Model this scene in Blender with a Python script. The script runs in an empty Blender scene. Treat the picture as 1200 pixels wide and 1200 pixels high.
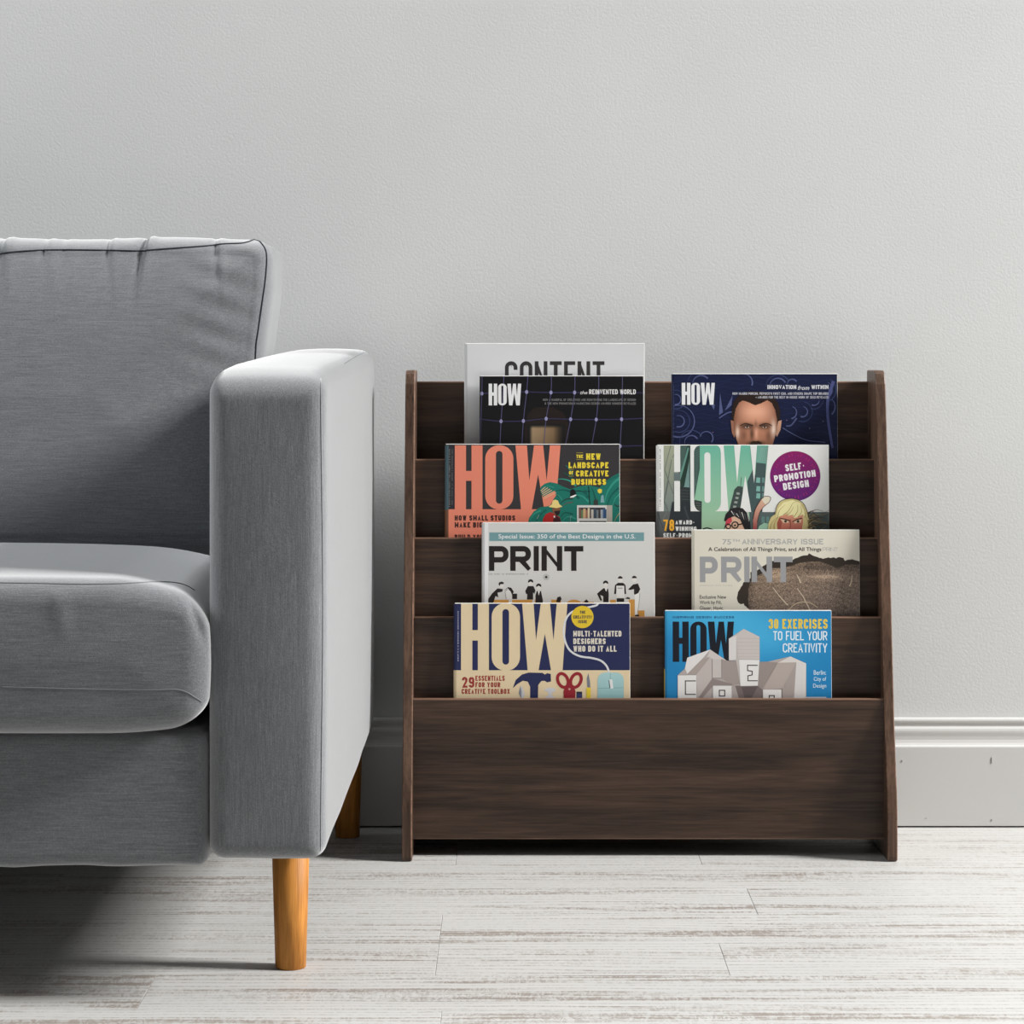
import bpy, bmesh, math, random
import numpy as np
from mathutils import Vector, Matrix
from mathutils.geometry import tessellate_polygon
from mathutils.bvhtree import BVHTree

scene = bpy.context.scene
COL = scene.collection
random.seed(7)
RNG = np.random.RandomState(11)

# ------------------------------------------------------------------ camera
EYE = 0.637                     # eye height (m)
WALL = 3.6                      # distance camera -> back wall
FPX = 3193.0                    # focal length in pixels of the 1200 px frame
HX, HY = 600.0, 402.0           # principal column, horizon row
cam = bpy.data.cameras.new('camera')
cam.sensor_width = 36.0
cam.lens = FPX / 1200.0 * 36.0
cam.shift_y = (HY - 600.0) / 1200.0
cam.clip_start = 0.05
cam_ob = bpy.data.objects.new('camera', cam)
cam_ob.location = (0, 0, EYE)
cam_ob.rotation_euler = (math.pi / 2, 0, 0)
COL.objects.link(cam_ob)
scene.camera = cam_ob

# ------------------------------------------------------------------ world, window light and added fill, exposure
world = bpy.data.worlds.new('world')
scene.world = world
world.use_nodes = True
wbg = world.node_tree.nodes['Background']
wbg.inputs[0].default_value = (0.88, 0.94, 1.0, 1)
wbg.inputs[1].default_value = 0.26
# ambient fill light, shaped by height: dim below eye level, brighter overhead
_t = world.node_tree
_g = _t.nodes.new('ShaderNodeTexCoord')
_x = _t.nodes.new('ShaderNodeSeparateXYZ')
_r = _t.nodes.new('ShaderNodeValToRGB')
_r.color_ramp.elements[0].position = 0.0
_r.color_ramp.elements[0].color = (0.04, 0.04, 0.04, 1)
_r.color_ramp.elements[1].position = 0.35
_r.color_ramp.elements[1].color = (0.22, 0.23, 0.24, 1)
_e = _r.color_ramp.elements.new(1.0)
_e.color = (1.8, 1.8, 1.8, 1)
_t.links.new(_g.outputs['Generated'], _x.inputs[0])
_t.links.new(_x.outputs['Z'], _r.inputs[0])
_t.links.new(_r.outputs[0], wbg.inputs[0])

# daylight: a tall window far to the right lights the room from the side;
# a weaker lamp on the left is invented, added to brighten the back wall
def area_light(name, loc, aim, w, h, energy, color):
    li = bpy.data.lights.new(name, 'AREA')
    li.shape = 'RECTANGLE'
    li.size, li.size_y = w, h
    li.energy = energy
    li.color = color
    ob = bpy.data.objects.new(name, li)
    ob.location = loc
    ob.rotation_euler = (Vector(aim) - Vector(loc)).to_track_quat('-Z', 'Y').to_euler()
    COL.objects.link(ob)


area_light('window_daylight', (6.0, 2.05, 4.3), (-0.3, 3.0, 0.6), 1.5, 2.0, 1110.0, (1.0, 0.99, 0.97))
area_light('added_left_fill', (-3.4, 2.75, 2.8), (-0.6, 3.6, 1.2), 1.2, 1.6, 112.0, (0.95, 0.98, 1.0))

scene.view_settings.view_transform = 'Standard'
scene.view_settings.look = 'None'
scene.view_settings.gamma = 1.0
scene.view_settings.use_curve_mapping = False
scene.view_settings.exposure = 0.0


# ------------------------------------------------------------------ helpers
def px(x, y, d):
    """photo column/row at distance d -> world point"""
    return Vector(((x - HX) * d / FPX, d, EYE - (y - HY) * d / FPX))


def lin(c):
    out = []
    for v in c:
        v = v / 255.0
        out.append(v / 12.92 if v <= 0.04045 else ((v + 0.055) / 1.055) ** 2.4)
    return out


def link(name, me, mats=(), parent=None, smooth=False):
    for m in (mats if isinstance(mats, (list, tuple)) else [mats]):
        me.materials.append(m)
    o = bpy.data.objects.new(name, me)
    COL.objects.link(o)
    if parent is not None:
        o.parent = parent
    if smooth:
        me.polygons.foreach_set('use_smooth', [True] * len(me.polygons))
    return o


def empty(name, loc):
    o = bpy.data.objects.new(name, None)
    o.location = loc
    o.empty_display_size = 0.05
    COL.objects.link(o)
    return o


def tag(o, label, cat, group=None):
    o['label'] = label
    o['category'] = cat
    if group:
        o['group'] = group
    return o


def mesh_from(verts, faces, name='mesh'):
    me = bpy.data.meshes.new(name)
    me.from_pydata([tuple(v) for v in verts], [], [tuple(f) for f in faces])
    me.update()
    return me


def bm_mesh(bm, name='mesh'):
    me = bpy.data.meshes.new(name)
    bm.to_mesh(me)
    bm.free()
    return me


def bm_box(bm, a, b, bevel=0.0, seg=2):
    vs = [bm.verts.new((x, y, z)) for x in (a[0], b[0]) for y in (a[1], b[1]) for z in (a[2], b[2])]
    fs = []
    for q in ((0, 1, 3, 2), (4, 6, 7, 5), (0, 4, 5, 1), (2, 3, 7, 6), (0, 2, 6, 4), (1, 5, 7, 3)):
        fs.append(bm.faces.new([vs[i] for i in q]))
    if bevel > 0:
        es = list({e for f in fs for e in f.edges})
        bmesh.ops.bevel(bm, geom=es, offset=bevel, segments=seg, profile=0.5, affect='EDGES')


def box_mesh(a, b, bevel=0.0, seg=2, name='mesh'):
    bm = bmesh.new()
    bm_box(bm, a, b, bevel, seg)
    bmesh.ops.recalc_face_normals(bm, faces=bm.faces)
    return bm_mesh(bm, name)


def structure(name, me, mats, smooth=False):
    o = link(name, me, mats, None, smooth)
    o['kind'] = 'structure'
    return o


# ------------------------------------------------------------------ materials
class NT:
    def __init__(self, name):
        self.m = bpy.data.materials.new(name)
        self.m.use_nodes = True
        self.t = self.m.node_tree
        self.b = self.t.nodes['Principled BSDF']

    def n(self, typ, **kw):
        nd = self.t.nodes.new(typ)
        for k, v in kw.items():
            if k.startswith('i_'):
                nd.inputs[k[2:].replace('_', ' ')].default_value = v
            else:
                setattr(nd, k, v)
        return nd

    def l(self, a, b):
        self.t.links.new(a, b)

    def coords(self, scale, out='Object', loc=(0, 0, 0)):
        tc = self.n('ShaderNodeTexCoord')
        mp = self.n('ShaderNodeMapping')
        mp.inputs['Scale'].default_value = scale
        mp.inputs['Location'].default_value = loc
        self.l(tc.outputs[out], mp.inputs['Vector'])
        return mp.outputs['Vector']

    def noise(self, vec, scale=1.0, detail=4.0, rough=0.5, dist=0.0):
        nd = self.n('ShaderNodeTexNoise')
        nd.inputs['Scale'].default_value = scale
        nd.inputs['Detail'].default_value = detail
        nd.inputs['Roughness'].default_value = rough
        nd.inputs['Distortion'].default_value = dist
        self.l(vec, nd.inputs['Vector'])
        return nd.outputs['Fac']

    def ramp(self, fac, stops):
        r = self.n('ShaderNodeValToRGB')
        e = r.color_ramp.elements
        while len(e) < len(stops):
            e.new(0.5)
        for i, (p, c) in enumerate(stops):
            e[i].position = p
            e[i].color = (c[0], c[1], c[2], 1) if hasattr(c, '__len__') else (c, c, c, 1)
        self.l(fac, r.inputs['Fac'])
        return r.outputs['Color']

    def mix(self, fac, a, b, mode='MIX'):
        mx = self.n('ShaderNodeMix', data_type='RGBA', blend_type=mode)
        for sock, v in ((mx.inputs[0], fac), (mx.inputs[6], a), (mx.inputs[7], b)):
            if hasattr(v, 'is_output'):
                self.l(v, sock)
            elif hasattr(v, '__len__'):
                sock.default_value = (v[0], v[1], v[2], 1)
            else:
                sock.default_value = v
        return mx.outputs[2]

    def math(self, op, a, b=0.0):
        nd = self.n('ShaderNodeMath', operation=op)
        for sock, v in ((nd.inputs[0], a), (nd.inputs[1], b)):
            if hasattr(v, 'is_output'):
                self.l(v, sock)
            else:
                sock.default_value = v
        return nd.outputs[0]

    def bump(self, h, strength, dist):
        bp = self.n('ShaderNodeBump')
        bp.inputs['Strength'].default_value = strength
        bp.inputs['Distance'].default_value = dist
        self.l(h, bp.inputs['Height'])
        self.l(bp.outputs['Normal'], self.b.inputs['Normal'])

    def base(self, c):
        if hasattr(c, 'is_output'):
            self.l(c, self.b.inputs['Base Color'])
        else:
            self.b.inputs['Base Color'].default_value = (c[0], c[1], c[2], 1)

    def set(self, rough=0.5, spec=0.5, **kw):
        self.b.inputs['Roughness'].default_value = rough
        self.b.inputs['Specular IOR Level'].default_value = spec
        for k, v in kw.items():
            self.b.inputs[k.replace('_', ' ')].default_value = v


def mat_wall():
    m = NT('painted_plaster')
    v = m.coords((1, 1, 1))
    n1 = m.noise(v, 300.0, 3.0, 0.6)
    n2 = m.noise(v, 5.0, 3.0, 0.5)
    m.base(m.ramp(n2, [(0.3, (0.60, 0.607, 0.603)), (0.7, (0.62, 0.627, 0.623))]))
    m.bump(n1, 0.32, 0.0010)
    m.set(0.65, 0.25)
    return m.m


def mat_paint(name, c, rough=0.4):
    m = NT(name)
    v = m.coords((30, 30, 30))
    n = m.noise(v, 3.0, 3.0)
    m.base(m.mix(m.math('MULTIPLY', n, 0.08), c, [x * 0.8 for x in c]))
    m.bump(n, 0.05, 0.001)
    m.set(rough, 0.4)
    return m.m


def mat_floor():
    m = NT('whitewashed_boards')
    at = m.n('ShaderNodeAttribute', attribute_name='plank')
    tc = m.n('ShaderNodeTexCoord')
    add = m.n('ShaderNodeVectorMath', operation='ADD')
    sc = m.n('ShaderNodeVectorMath', operation='MULTIPLY')
    sc.inputs[1].default_value = (7.0, 3.0, 11.0)
    m.l(at.outputs['Color'], sc.inputs[0])
    m.l(tc.outputs['Object'], add.inputs[0])
    m.l(sc.outputs[0], add.inputs[1])

    def vec(s):
        mp = m.n('ShaderNodeMapping')
        mp.inputs['Scale'].default_value = s
        m.l(add.outputs[0], mp.inputs['Vector'])
        return mp.outputs['Vector']
    band = m.noise(vec((1.3, 22, 1)), 1.0, 3.0, 0.65, 0.5)        # wide worn bands
    streak = m.noise(vec((4.0, 88, 1)), 1.0, 3.5, 0.65, 1.0)      # fine grain streaks
    scrape = m.noise(vec((170, 58, 1)), 1.0, 4.0, 0.7, 1.2)      # brushed flecks
    wv = m.n('ShaderNodeTexWave', wave_type='BANDS', bands_direction='Y')
    wv.inputs['Scale'].default_value = 6.0
    wv.inputs['Distortion'].default_value = 9.0
    wv.inputs['Detail'].default_value = 3.0
    wv.inputs['Detail Scale'].default_value = 0.8
    m.l(vec((0.55, 4.2, 1)), wv.inputs['Vector'])
    bm_ = m.ramp(band, [(0.46, 0.0), (0.60, 1.0)])
    st_ = m.ramp(streak, [(0.48, 0.0), (0.60, 1.0)])
    sc_ = m.ramp(scrape, [(0.45, 0.0), (0.58, 1.0)])
    wr_ = m.ramp(wv.outputs['Fac'], [(0.80, 0.0), (0.97, 1.0)])
    patch = m.ramp(m.noise(vec((2.0, 7, 1)), 1.0, 3.0, 0.6), [(0.40, 0.2), (0.60, 1.5)])
    worn = m.math('MULTIPLY', bm_, m.math('ADD', m.math('MULTIPLY', st_, 0.45), m.math('MULTIPLY', m.math('MULTIPLY', sc_, m.math('ADD', st_, 0.35)), 0.65)))
    grain = m.math('MULTIPLY', wr_, m.math('MULTIPLY', m.math('ADD', sc_, 0.30), 0.45))
    light = m.math('MULTIPLY', st_, 0.06)
    fac = m.math('MINIMUM', m.math('ADD', m.math('ADD', m.math('MULTIPLY', m.math('MULTIPLY', worn, patch), 1.25), grain), light), 0.9)
    tone = m.mix(m.noise(vec((2, 8, 1)), 1.0, 2.0), (0.235, 0.21, 0.185), (0.275, 0.228, 0.195))
    white = m.mix(at.outputs['Fac'], (0.535, 0.532, 0.52), (0.50, 0.497, 0.485))
    m.base(m.mix(fac, white, tone))
    m.bump(m.math('SUBTRACT', 1.0, fac), 0.12, 0.0010)
    m.set(0.48, 0.35)
    return m.m


def mat_fabric(name, vertical=False):
    m = NT(name)
    s = (1500, 1500, 60) if vertical else (60, 1500, 1500)
    thread = m.noise(m.coords(s), 1.0, 3.0, 0.6)
    s2 = (700, 700, 25) if vertical else (25, 700, 700)
    slub = m.noise(m.coords(s2), 1.0, 3.0, 0.6)
    grain = m.noise(m.coords((1, 1, 1)), 650.0, 2.0, 0.6)
    f = m.math('ADD', m.math('MULTIPLY', thread, 0.35), m.math('ADD', m.math('MULTIPLY', slub, 0.3), m.math('MULTIPLY', grain, 0.35)))
    m.base(m.ramp(f, [(0.32, (0.068, 0.073, 0.081)), (0.50, (0.126, 0.133, 0.143)), (0.68, (0.208, 0.217, 0.23))]))
    weave = m.noise(m.coords((1, 1, 1)), 1100.0, 2.0, 0.5)
    m.bump(m.math('ADD', weave, m.math('MULTIPLY', f, 0.8)), 0.35, 0.0006)
    m.set(0.95, 0.1)
    m.b.inputs['Sheen Weight'].default_value = 0.74
    m.b.inputs['Sheen Roughness'].default_value = 0.58
    return m.m


def mat_walnut(name, direction='x', tint=1.0):
    m = NT(name)
    if direction == 'x':
        s1, s2, s3 = (2.4, 52, 42), (16, 420, 420), (1.6, 10, 10)
    else:
        s1, s2, s3 = (70, 42, 3.2), (420, 400, 14), (10, 10, 1.6)
    fig = m.noise(m.coords(s1), 1.0, 4.0, 0.62, 1.5)
    pore = m.noise(m.coords(s2), 1.0, 3.0, 0.6)
    wide = m.noise(m.coords(s3), 1.0, 2.0, 0.5, 0.6)
    f = m.math('ADD', m.math('MULTIPLY', fig, 0.45), m.math('ADD', m.math('MULTIPLY', pore, 0.30), m.math('MULTIPLY', wide, 0.25)))
    t = tint
    m.base(m.ramp(f, [(0.38, (0.019 * t, 0.0100 * t, 0.0064 * t)), (0.50, (0.050 * t, 0.0282 * t, 0.0185 * t)),
                      (0.62, (0.084 * t, 0.048 * t, 0.032 * t))]))
    m.bump(pore, 0.12, 0.0005)
    m.set(0.42, 0.35)
    return m.m


def mat_oak_leg():
    m = NT('honey_oak')
    fig = m.noise(m.coords((60, 60, 6)), 1.0, 4.0, 0.6, 1.2)
    pore = m.noise(m.coords((900, 900, 20)), 1.0, 3.0, 0.6)
    f = m.math('ADD', m.math('MULTIPLY', fig, 0.65), m.math('MULTIPLY', pore, 0.35))
    m.base(m.ramp(f, [(0.36, (0.30, 0.112, 0.017)), (0.50, (0.47, 0.192, 0.034)), (0.64, (0.60, 0.262, 0.055))]))
    m.set(0.55, 0.3)
    return m.m


def mat_flat(name, c, rough=0.6, spec=0.3):
    m = NT(name)
    n = m.noise(m.coords((1, 1, 1)), 300.0, 2.0)
    m.base(m.mix(m.math('MULTIPLY', n, 0.25), c, [x * 0.8 for x in c]))
    m.set(rough, spec)
    return m.m


def mat_print():
    m = NT('printed_cover')
    at = m.n('ShaderNodeAttribute', attribute_name='ink')
    m.base(at.outputs['Color'])
    m.set(0.38, 0.35)
    return m.m


def mat_pages():
    m = NT('page_edges')
    n = m.noise(m.coords((60, 3000, 60)), 1.0, 2.0)
    m.base(m.ramp(n, [(0.35, (0.72, 0.71, 0.68)), (0.65, (0.88, 0.87, 0.84))]))
    m.set(0.7, 0.2)
    return m.m


M_WALL = mat_wall()
M_TRIM = mat_paint('trim_paint', (0.565, 0.562, 0.548))
M_FLOOR = mat_floor()
M_FAB = mat_fabric('grey_fabric')
M_FABV = mat_fabric('grey_fabric_upright', True)
M_WAL = mat_walnut('walnut_board')
M_WALV = mat_walnut('walnut_side', 'z', 1.45)
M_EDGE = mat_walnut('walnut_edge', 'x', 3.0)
M_OAK = mat_oak_leg()
M_THREAD = mat_flat('dark_thread', (0.035, 0.037, 0.045), 0.9, 0.1)
M_THREADG = mat_flat('grey_thread', (0.17, 0.18, 0.19), 0.9, 0.1)
M_PRINT = mat_print()
M_PAGE = mat_pages()

# ------------------------------------------------------------------ room
XL, XR, YF = -2.6, 3.0, -0.6
CEIL = 3.4
structure('wall_back', box_mesh((XL, WALL, -0.02), (XR + 0.12, WALL + 0.1, CEIL)), M_WALL)


def build_floor():
    """planks running along x; a bevelled board per plank, so the seams are real grooves"""
    verts, faces, tone = [], [], []
    PW = 0.1455
    y0 = 2.7455
    seams = {0: [-0.0775, 0.2195], 1: [-0.0775], -1: [-0.359], -2: [-0.067], 3: [-0.535], 4: [-0.069, 0.232]}
    rows = range(-23, 6)
    for r in rows:
        ya, yb = y0 + r * PW, min(y0 + (r + 1) * PW, WALL + 0.02)
        cuts = list(seams.get(r, [((r * 0.437) % 1.2) - 0.6]))
        x = max(cuts) + 1.25
        while x < XR + 0.1:
            cuts.append(x)
            x += 1.25
        x = min(cuts) - 1.25
        while x > XL:
            cuts.append(x)
            x -= 1.25
        cuts = sorted([c for c in cuts if XL < c < XR + 0.1] + [XL, XR + 0.12])
        g = 0.00012
        h = 0.00045
        for xa, xb in zip(cuts[:-1], cuts[1:]):
            c = RNG.rand(3)
            i = len(verts)
            verts += [(xa + g, ya + g, -h), (xb - g, ya + g, -h), (xb - g, yb - g, -h), (xa + g, yb - g, -h)]
            verts += [(xa + g + h, ya + g + h, 0), (xb - g - h, ya + g + h, 0), (xb - g - h, yb - g - h, 0), (xa + g + h, yb - g - h, 0)]
            faces += [(i + 4, i + 5, i + 6, i + 7)] + [(i + k, i + (k + 1) % 4, i + 4 + (k + 1) % 4, i + 4 + k) for k in range(4)]
            tone += [c] * 5
    i = len(verts)
    verts += [(XL, YF, -0.001), (XR + 0.12, YF, -0.001), (XR + 0.12, WALL + 0.1, -0.001), (XL, WALL + 0.1, -0.001),
              (XL, YF, -0.03), (XR + 0.12, YF, -0.03), (XR + 0.12, WALL + 0.1, -0.03), (XL, WALL + 0.1, -0.03)]
    faces += [(i, i + 1, i + 2, i + 3), (i + 7, i + 6, i + 5, i + 4)] + [(i + 4 + k, i + 4 + (k + 1) % 4, i + (k + 1) % 4, i + k) for k in range(4)]
    tone += [(0.5, 0.5, 0.5)] * 6
    me = mesh_from(verts, faces, 'floor')
    at = me.attributes.new('plank', 'FLOAT_COLOR', 'FACE')
    at.data.foreach_set('color', np.array([list(c) + [1.0] for c in tone], dtype=np.float32).ravel())
    structure('floor', me, M_FLOOR)


build_floor()

# baseboard: moulded profile (offset from wall, height) extruded along x
prof = [(0.0, 0.1425), (0.0075, 0.1425), (0.0095, 0.1412), (0.0102, 0.1395), (0.0098, 0.1372), (0.0088, 0.1352), (0.0080, 0.1340), (0.0080, 0.1322),
        (0.0085, 0.1312), (0.0098, 0.1303), (0.0112, 0.1290), (0.0120, 0.1265), (0.0120, 0.1240), (0.0112, 0.1190), (0.0112, 0.1145), (0.0125, 0.1105),
        (0.0142, 0.1080), (0.0168, 0.1072), (0.0180, 0.1064), (0.0184, 0.1050), (0.0184, 0.0022), (0.0, 0.0022)]
verts, faces = [], []
n = len(prof)
for xx in (XL, XR - 0.001):
    verts += [(xx, WALL - o_, z_) for o_, z_ in prof]
for k in range(n):
    faces.append((k, n + k, n + (k + 1) % n, (k + 1) % n))
faces += [tuple(range(n))[::-1], tuple(range(n, 2 * n))]
me = mesh_from(verts, faces, 'baseboard')
bb = structure('baseboard_back', me, M_TRIM)
# small chips in the baseboard paint
bm = bmesh.new()
for (cx_, cy_, w_, h_) in ((1162, 891, 0.6, 7), (1057, 892, 0.7, 2.0), (1085, 959, 1.0, 0.8), (1162, 961, 0.6, 2.2)):
    p = px(cx_, cy_, WALL - 0.0187)
    s = WALL / FPX
    bm_box(bm, (p.x - w_ * s / 2, WALL - 0.0190, p.z - h_ * s / 2), (p.x + w_ * s / 2, WALL - 0.0180, p.z + h_ * s / 2))
chip = link('paint_chips', bm_mesh(bm), M_THREADG, bb)


# ------------------------------------------------------------------ sofa
def box_grid(nx, ny, nz):
    idx, verts, faces = {}, [], []

    def vid(i, j, k):
        key = (i, j, k)
        if key not in idx:
            idx[key] = len(verts)
            verts.append((2 * i / nx - 1, 2 * j / ny - 1, 2 * k / nz - 1))
        return idx[key]
    for i in range(nx):
        for j in range(ny):
            faces.append((vid(i, j, 0), vid(i, j + 1, 0), vid(i + 1, j + 1, 0), vid(i + 1, j, 0)))
            faces.append((vid(i, j, nz), vid(i + 1, j, nz), vid(i + 1, j + 1, nz), vid(i, j + 1, nz)))
    for i in range(nx):
        for k in range(nz):
            faces.append((vid(i, 0, k), vid(i + 1, 0, k), vid(i + 1, 0, k + 1), vid(i, 0, k + 1)))
            faces.append((vid(i, ny, k), vid(i, ny, k + 1), vid(i + 1, ny, k + 1), vid(i + 1, ny, k)))
    for j in range(ny):
        for k in range(nz):
            faces.append((vid(0, j, k), vid(0, j, k + 1), vid(0, j + 1, k + 1), vid(0, j + 1, k)))
            faces.append((vid(nx, j, k), vid(nx, j + 1, k), vid(nx, j + 1, k + 1), vid(nx, j, k + 1)))
    return np.array(verts), faces


def rbox(a, b, r, n=(24, 24, 24)):
    """rounded box, returned as numpy verts + faces"""
    V, F = box_grid(*n)
    a, b = np.array(a, float), np.array(b, float)
    c, h = (a + b) / 2, (b - a) / 2
    # pack grid lines towards the edges
    V = np.sign(V) * (1 - (1 - np.abs(V)) ** 1.6)
    P = V * h
    inner = h - r
    Q = np.clip(P, -inner, inner)
    D = P - Q
    L = np.linalg.norm(D, axis=1)
    mx = np.max(np.abs(D), axis=1)
    sc_ = np.where(L > 1e-9, mx / np.maximum(L, 1e-9), 0)
    return c + Q + D * sc_[:, None], F


def smooth_noise(P, scale, seed):
    """cheap smooth 3-D noise made of a few sines"""
    rs = np.random.RandomState(seed)
    out = np.zeros(len(P))
    for k in range(7):
        d = rs.normal(size=3)
        d /= np.linalg.norm(d)
        out += np.sin(P @ d * scale * (0.6 + rs.rand()) * 2 * math.pi + rs.rand() * 6.28) / 7
    return out


def outline_dist(u, v, hu, hv, r):
    """distance inside a rounded rectangle's outline; u,v measured from its centre"""
    qx = np.abs(u) - (hu - r)
    qy = np.abs(v) - (hv - r)
    outside = np.sqrt(np.maximum(qx, 0) ** 2 + np.maximum(qy, 0) ** 2)
    return r - (outside + np.minimum(np.maximum(qx, qy), 0))


def cushion_block(a, b, r, n, puff, gusset, edge_drop):
    """box whose x-z outline is rounded by r, with a soft bevel (gusset) round the front face"""
    V, F = box_grid(*n)
    V = np.sign(V) * (1 - (1 - np.abs(V)) ** 1.7)
    a, b = np.array(a, float), np.array(b, float)
    c, h = (a + b) / 2, (b - a) / 2
    P = V * h
    qx = np.maximum(np.abs(P[:, 0]) - (h[0] - r), 0)
    qz = np.maximum(np.abs(P[:, 2]) - (h[2] - r), 0)
    L = np.sqrt(qx ** 2 + qz ** 2)
    mx = np.maximum(qx, qz)
    s_ = np.where(L > 1e-9, mx / np.maximum(L, 1e-9), 1)
    P[:, 0] = np.where(L > 1e-9, np.sign(P[:, 0]) * (np.minimum(np.abs(P[:, 0]), h[0] - r) + qx * s_), P[:, 0])
    P[:, 2] = np.where(L > 1e-9, np.sign(P[:, 2]) * (np.minimum(np.abs(P[:, 2]), h[2] - r) + qz * s_), P[:, 2])
    s = outline_dist(P[:, 0], P[:, 2], h[0], h[2], r)
    for face, sg in ((-1, -1), (1, 1)):
        on = np.abs(V[:, 1] - face) < 1e-6
        t_ = np.clip(s / gusset, 0, 1)
        bev = edge_drop * (1 - np.sqrt(np.clip(1 - (1 - t_) ** 2, 0, 1)))    # quarter-round
        blg = puff * (1 - np.exp(-np.maximum(s - gusset, 0) / 0.07))
        P[on, 1] += sg * (blg - bev)[on]
    # sides between front and back follow the bevelled rim
    mid = np.abs(np.abs(V[:, 1]) - 1) > 1e-6
    P[mid, 1] = V[mid, 1] * (h[1] - edge_drop)
    return P + c, F, s


def tube(points, r, seg=6):
    """thin round cord through points, as verts/faces"""
    pts = [Vector(p) for p in points]
    verts, faces = [], []
    for i, p in enumerate(pts):
        d = (pts[min(i + 1, len(pts) - 1)] - pts[max(i - 1, 0)]).normalized()
        u = d.cross(Vector((0.123, 1, 0.3))).normalized()
        w = d.cross(u).normalized()
        for k in range(seg):
            a = 2 * math.pi * k / seg
            verts.append(p + (u * math.cos(a) + w * math.sin(a)) * r)
    for i in range(len(pts) - 1):
        for k in range(seg):
            faces.append((i * seg + k, i * seg + (k + 1) % seg, (i + 1) * seg + (k + 1) % seg, (i + 1) * seg + k))
    faces.append(tuple(range(seg))[::-1])
    faces.append(tuple(range((len(pts) - 1) * seg, len(pts) * seg)))
    return verts, faces


def resample(pts, step):
    out = []
    for (x0, y0), (x1, y1) in zip(pts[:-1], pts[1:]):
        k = max(1, int(math.hypot(x1 - x0, y1 - y0) / step))
        for i in range(k):
            out.append((x0 + (x1 - x0) * i / k, y0 + (y1 - y0) * i / k))
    return out + [pts[-1]]


def catmull(pts, k=8):
    P = [pts[0]] + list(pts) + [pts[-1]]
    out = []
    for i in range(1, len(P) - 2):
        p0, p1, p2, p3 = [np.array(P[i + j], float) for j in (-1, 0, 1, 2)]
        for s in range(k):
            t_ = s / k
            out.append(tuple(0.5 * ((2 * p1) + (-p0 + p2) * t_ + (2 * p0 - 5 * p1 + 4 * p2 - p3) * t_ ** 2 + (-p0 + 3 * p1 - 3 * p2 + p3) * t_ ** 3)))
    return out + [tuple(pts[-1])]


def seam_on(V, F, pts, r, lift=0.0):
    """a stitched seam lying on a cushion's surface, found by shooting rays at it along the photo's sight lines"""
    tree = BVHTree.FromPolygons([tuple(v) for v in V], F)
    out = []
    org = Vector((0, 0, EYE))
    for x, y in pts:
        d = (px(x, y, 1.0) - org).normalized()
        hit = tree.ray_cast(org, d)
        if hit[0] is not None:
            out.append(hit[0] + hit[1] * lift)
    return out


SOFA = empty('sofa', (-0.98, 3.08, 0))
tag(SOFA, 'light grey fabric sofa on tapered honey-coloured wooden legs beside the magazine rack', 'sofa')
S0 = np.array(SOFA.location)
AX0, AX1 = -0.2925, -0.1775


def sofa_part(name, V, F, mat, parent=None, smooth=True):
    return link(name, mesh_from(np.array(V) - S0, F, name), mat, parent or SOFA, smooth)


def arm_shape(mirror=False):
    V, F = rbox((AX0, 2.618, 0.139), (AX1 - 0.004, 3.54, 0.6225), 0.017, (28, 60, 60))
    x = (V[:, 0] - (AX0 + AX1) / 2) / ((AX1 - AX0) / 2)
    z = (V[:, 2] - 0.139) / 0.48
    y = (V[:, 1] - 2.618) / 0.92
    yb = np.clip(1 - (2 * y - 1) ** 2, 0, 1)
    zb = np.clip(1 - (2 * z - 1) ** 2, 0, 1)
    side = np.clip(x, 0, 1) ** 2
    V[:, 0] += side * (0.006 * np.sqrt(yb) * zb ** 0.4 + 0.0025)
    # crowned top, softly dropping at the front edge
    top = np.clip((z - 0.9) / 0.1, 0, 1)
    V[:, 2] += top * (0.0065 * np.sqrt(np.clip(1 - x ** 2, 0, 1)) * np.clip(y / 0.15, 0, 1) ** 0.5 + 0.001)
    V[:, 2] -= np.clip((z - 0.5) / 0.5, 0, 1) * 0.015 * np.clip(1 - y, 0, 1) ** 1.3      # arm dips towards the front
    frt = np.clip(1 - (V[:, 1] - 2.618) / 0.05, 0, 1)
    V[:, 2] -= np.clip((z - 0.8) / 0.2, 0, 1) * frt ** 1.6 * 0.011
    # belly of the front panel and slight waviness of upholstery
    V[:, 1] -= frt * 0.004 * zb * np.clip(1 - x ** 2, 0, 1)
    nz = smooth_noise(V, 5.0, 3)
    V[:, 0] += side * nz * 0.0012
    low = np.clip(1 - z / 0.10, 0, 1)
    V[:, 2] += low * smooth_noise(V, 14.0, 5) * 0.0012
    return V, F


armV, armF = arm_shape()
arm = sofa_part('arm', armV, armF, M_FABV)
# stitched piping beside the front corner of the arm, running up and over the top
pipe = [(378.5, y) for y in range(1000, 440, -8)]
sv = seam_on(armV, armF, [(377.0 + 1.2 * math.sin(y * 0.011), y) for y in range(996, 440, -6)], 0.0006, 0.0001)
v_, f_ = tube(sv, 0.0007)
sofa_part('stitching', np.array([tuple(p) for p in v_]), f_, M_FABV, arm)
sv = seam_on(armV, armF, catmull([(404, 426), (412, 421), (420, 416.5), (426, 413.5)]), 0.0006, 0.0001)
if len(sv) > 2:
    v_, f_ = tube(sv, 0.0004)
    sofa_part('stitching', np.array([tuple(p) for p in v_]), f_, M_THREADG, arm)
LM = -0.98 * 2
armV2 = armV.copy()
armV2[:, 0] = LM - armV2[:, 0]
sofa_part('arm', armV2, [f[::-1] for f in armF], M_FABV)

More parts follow.
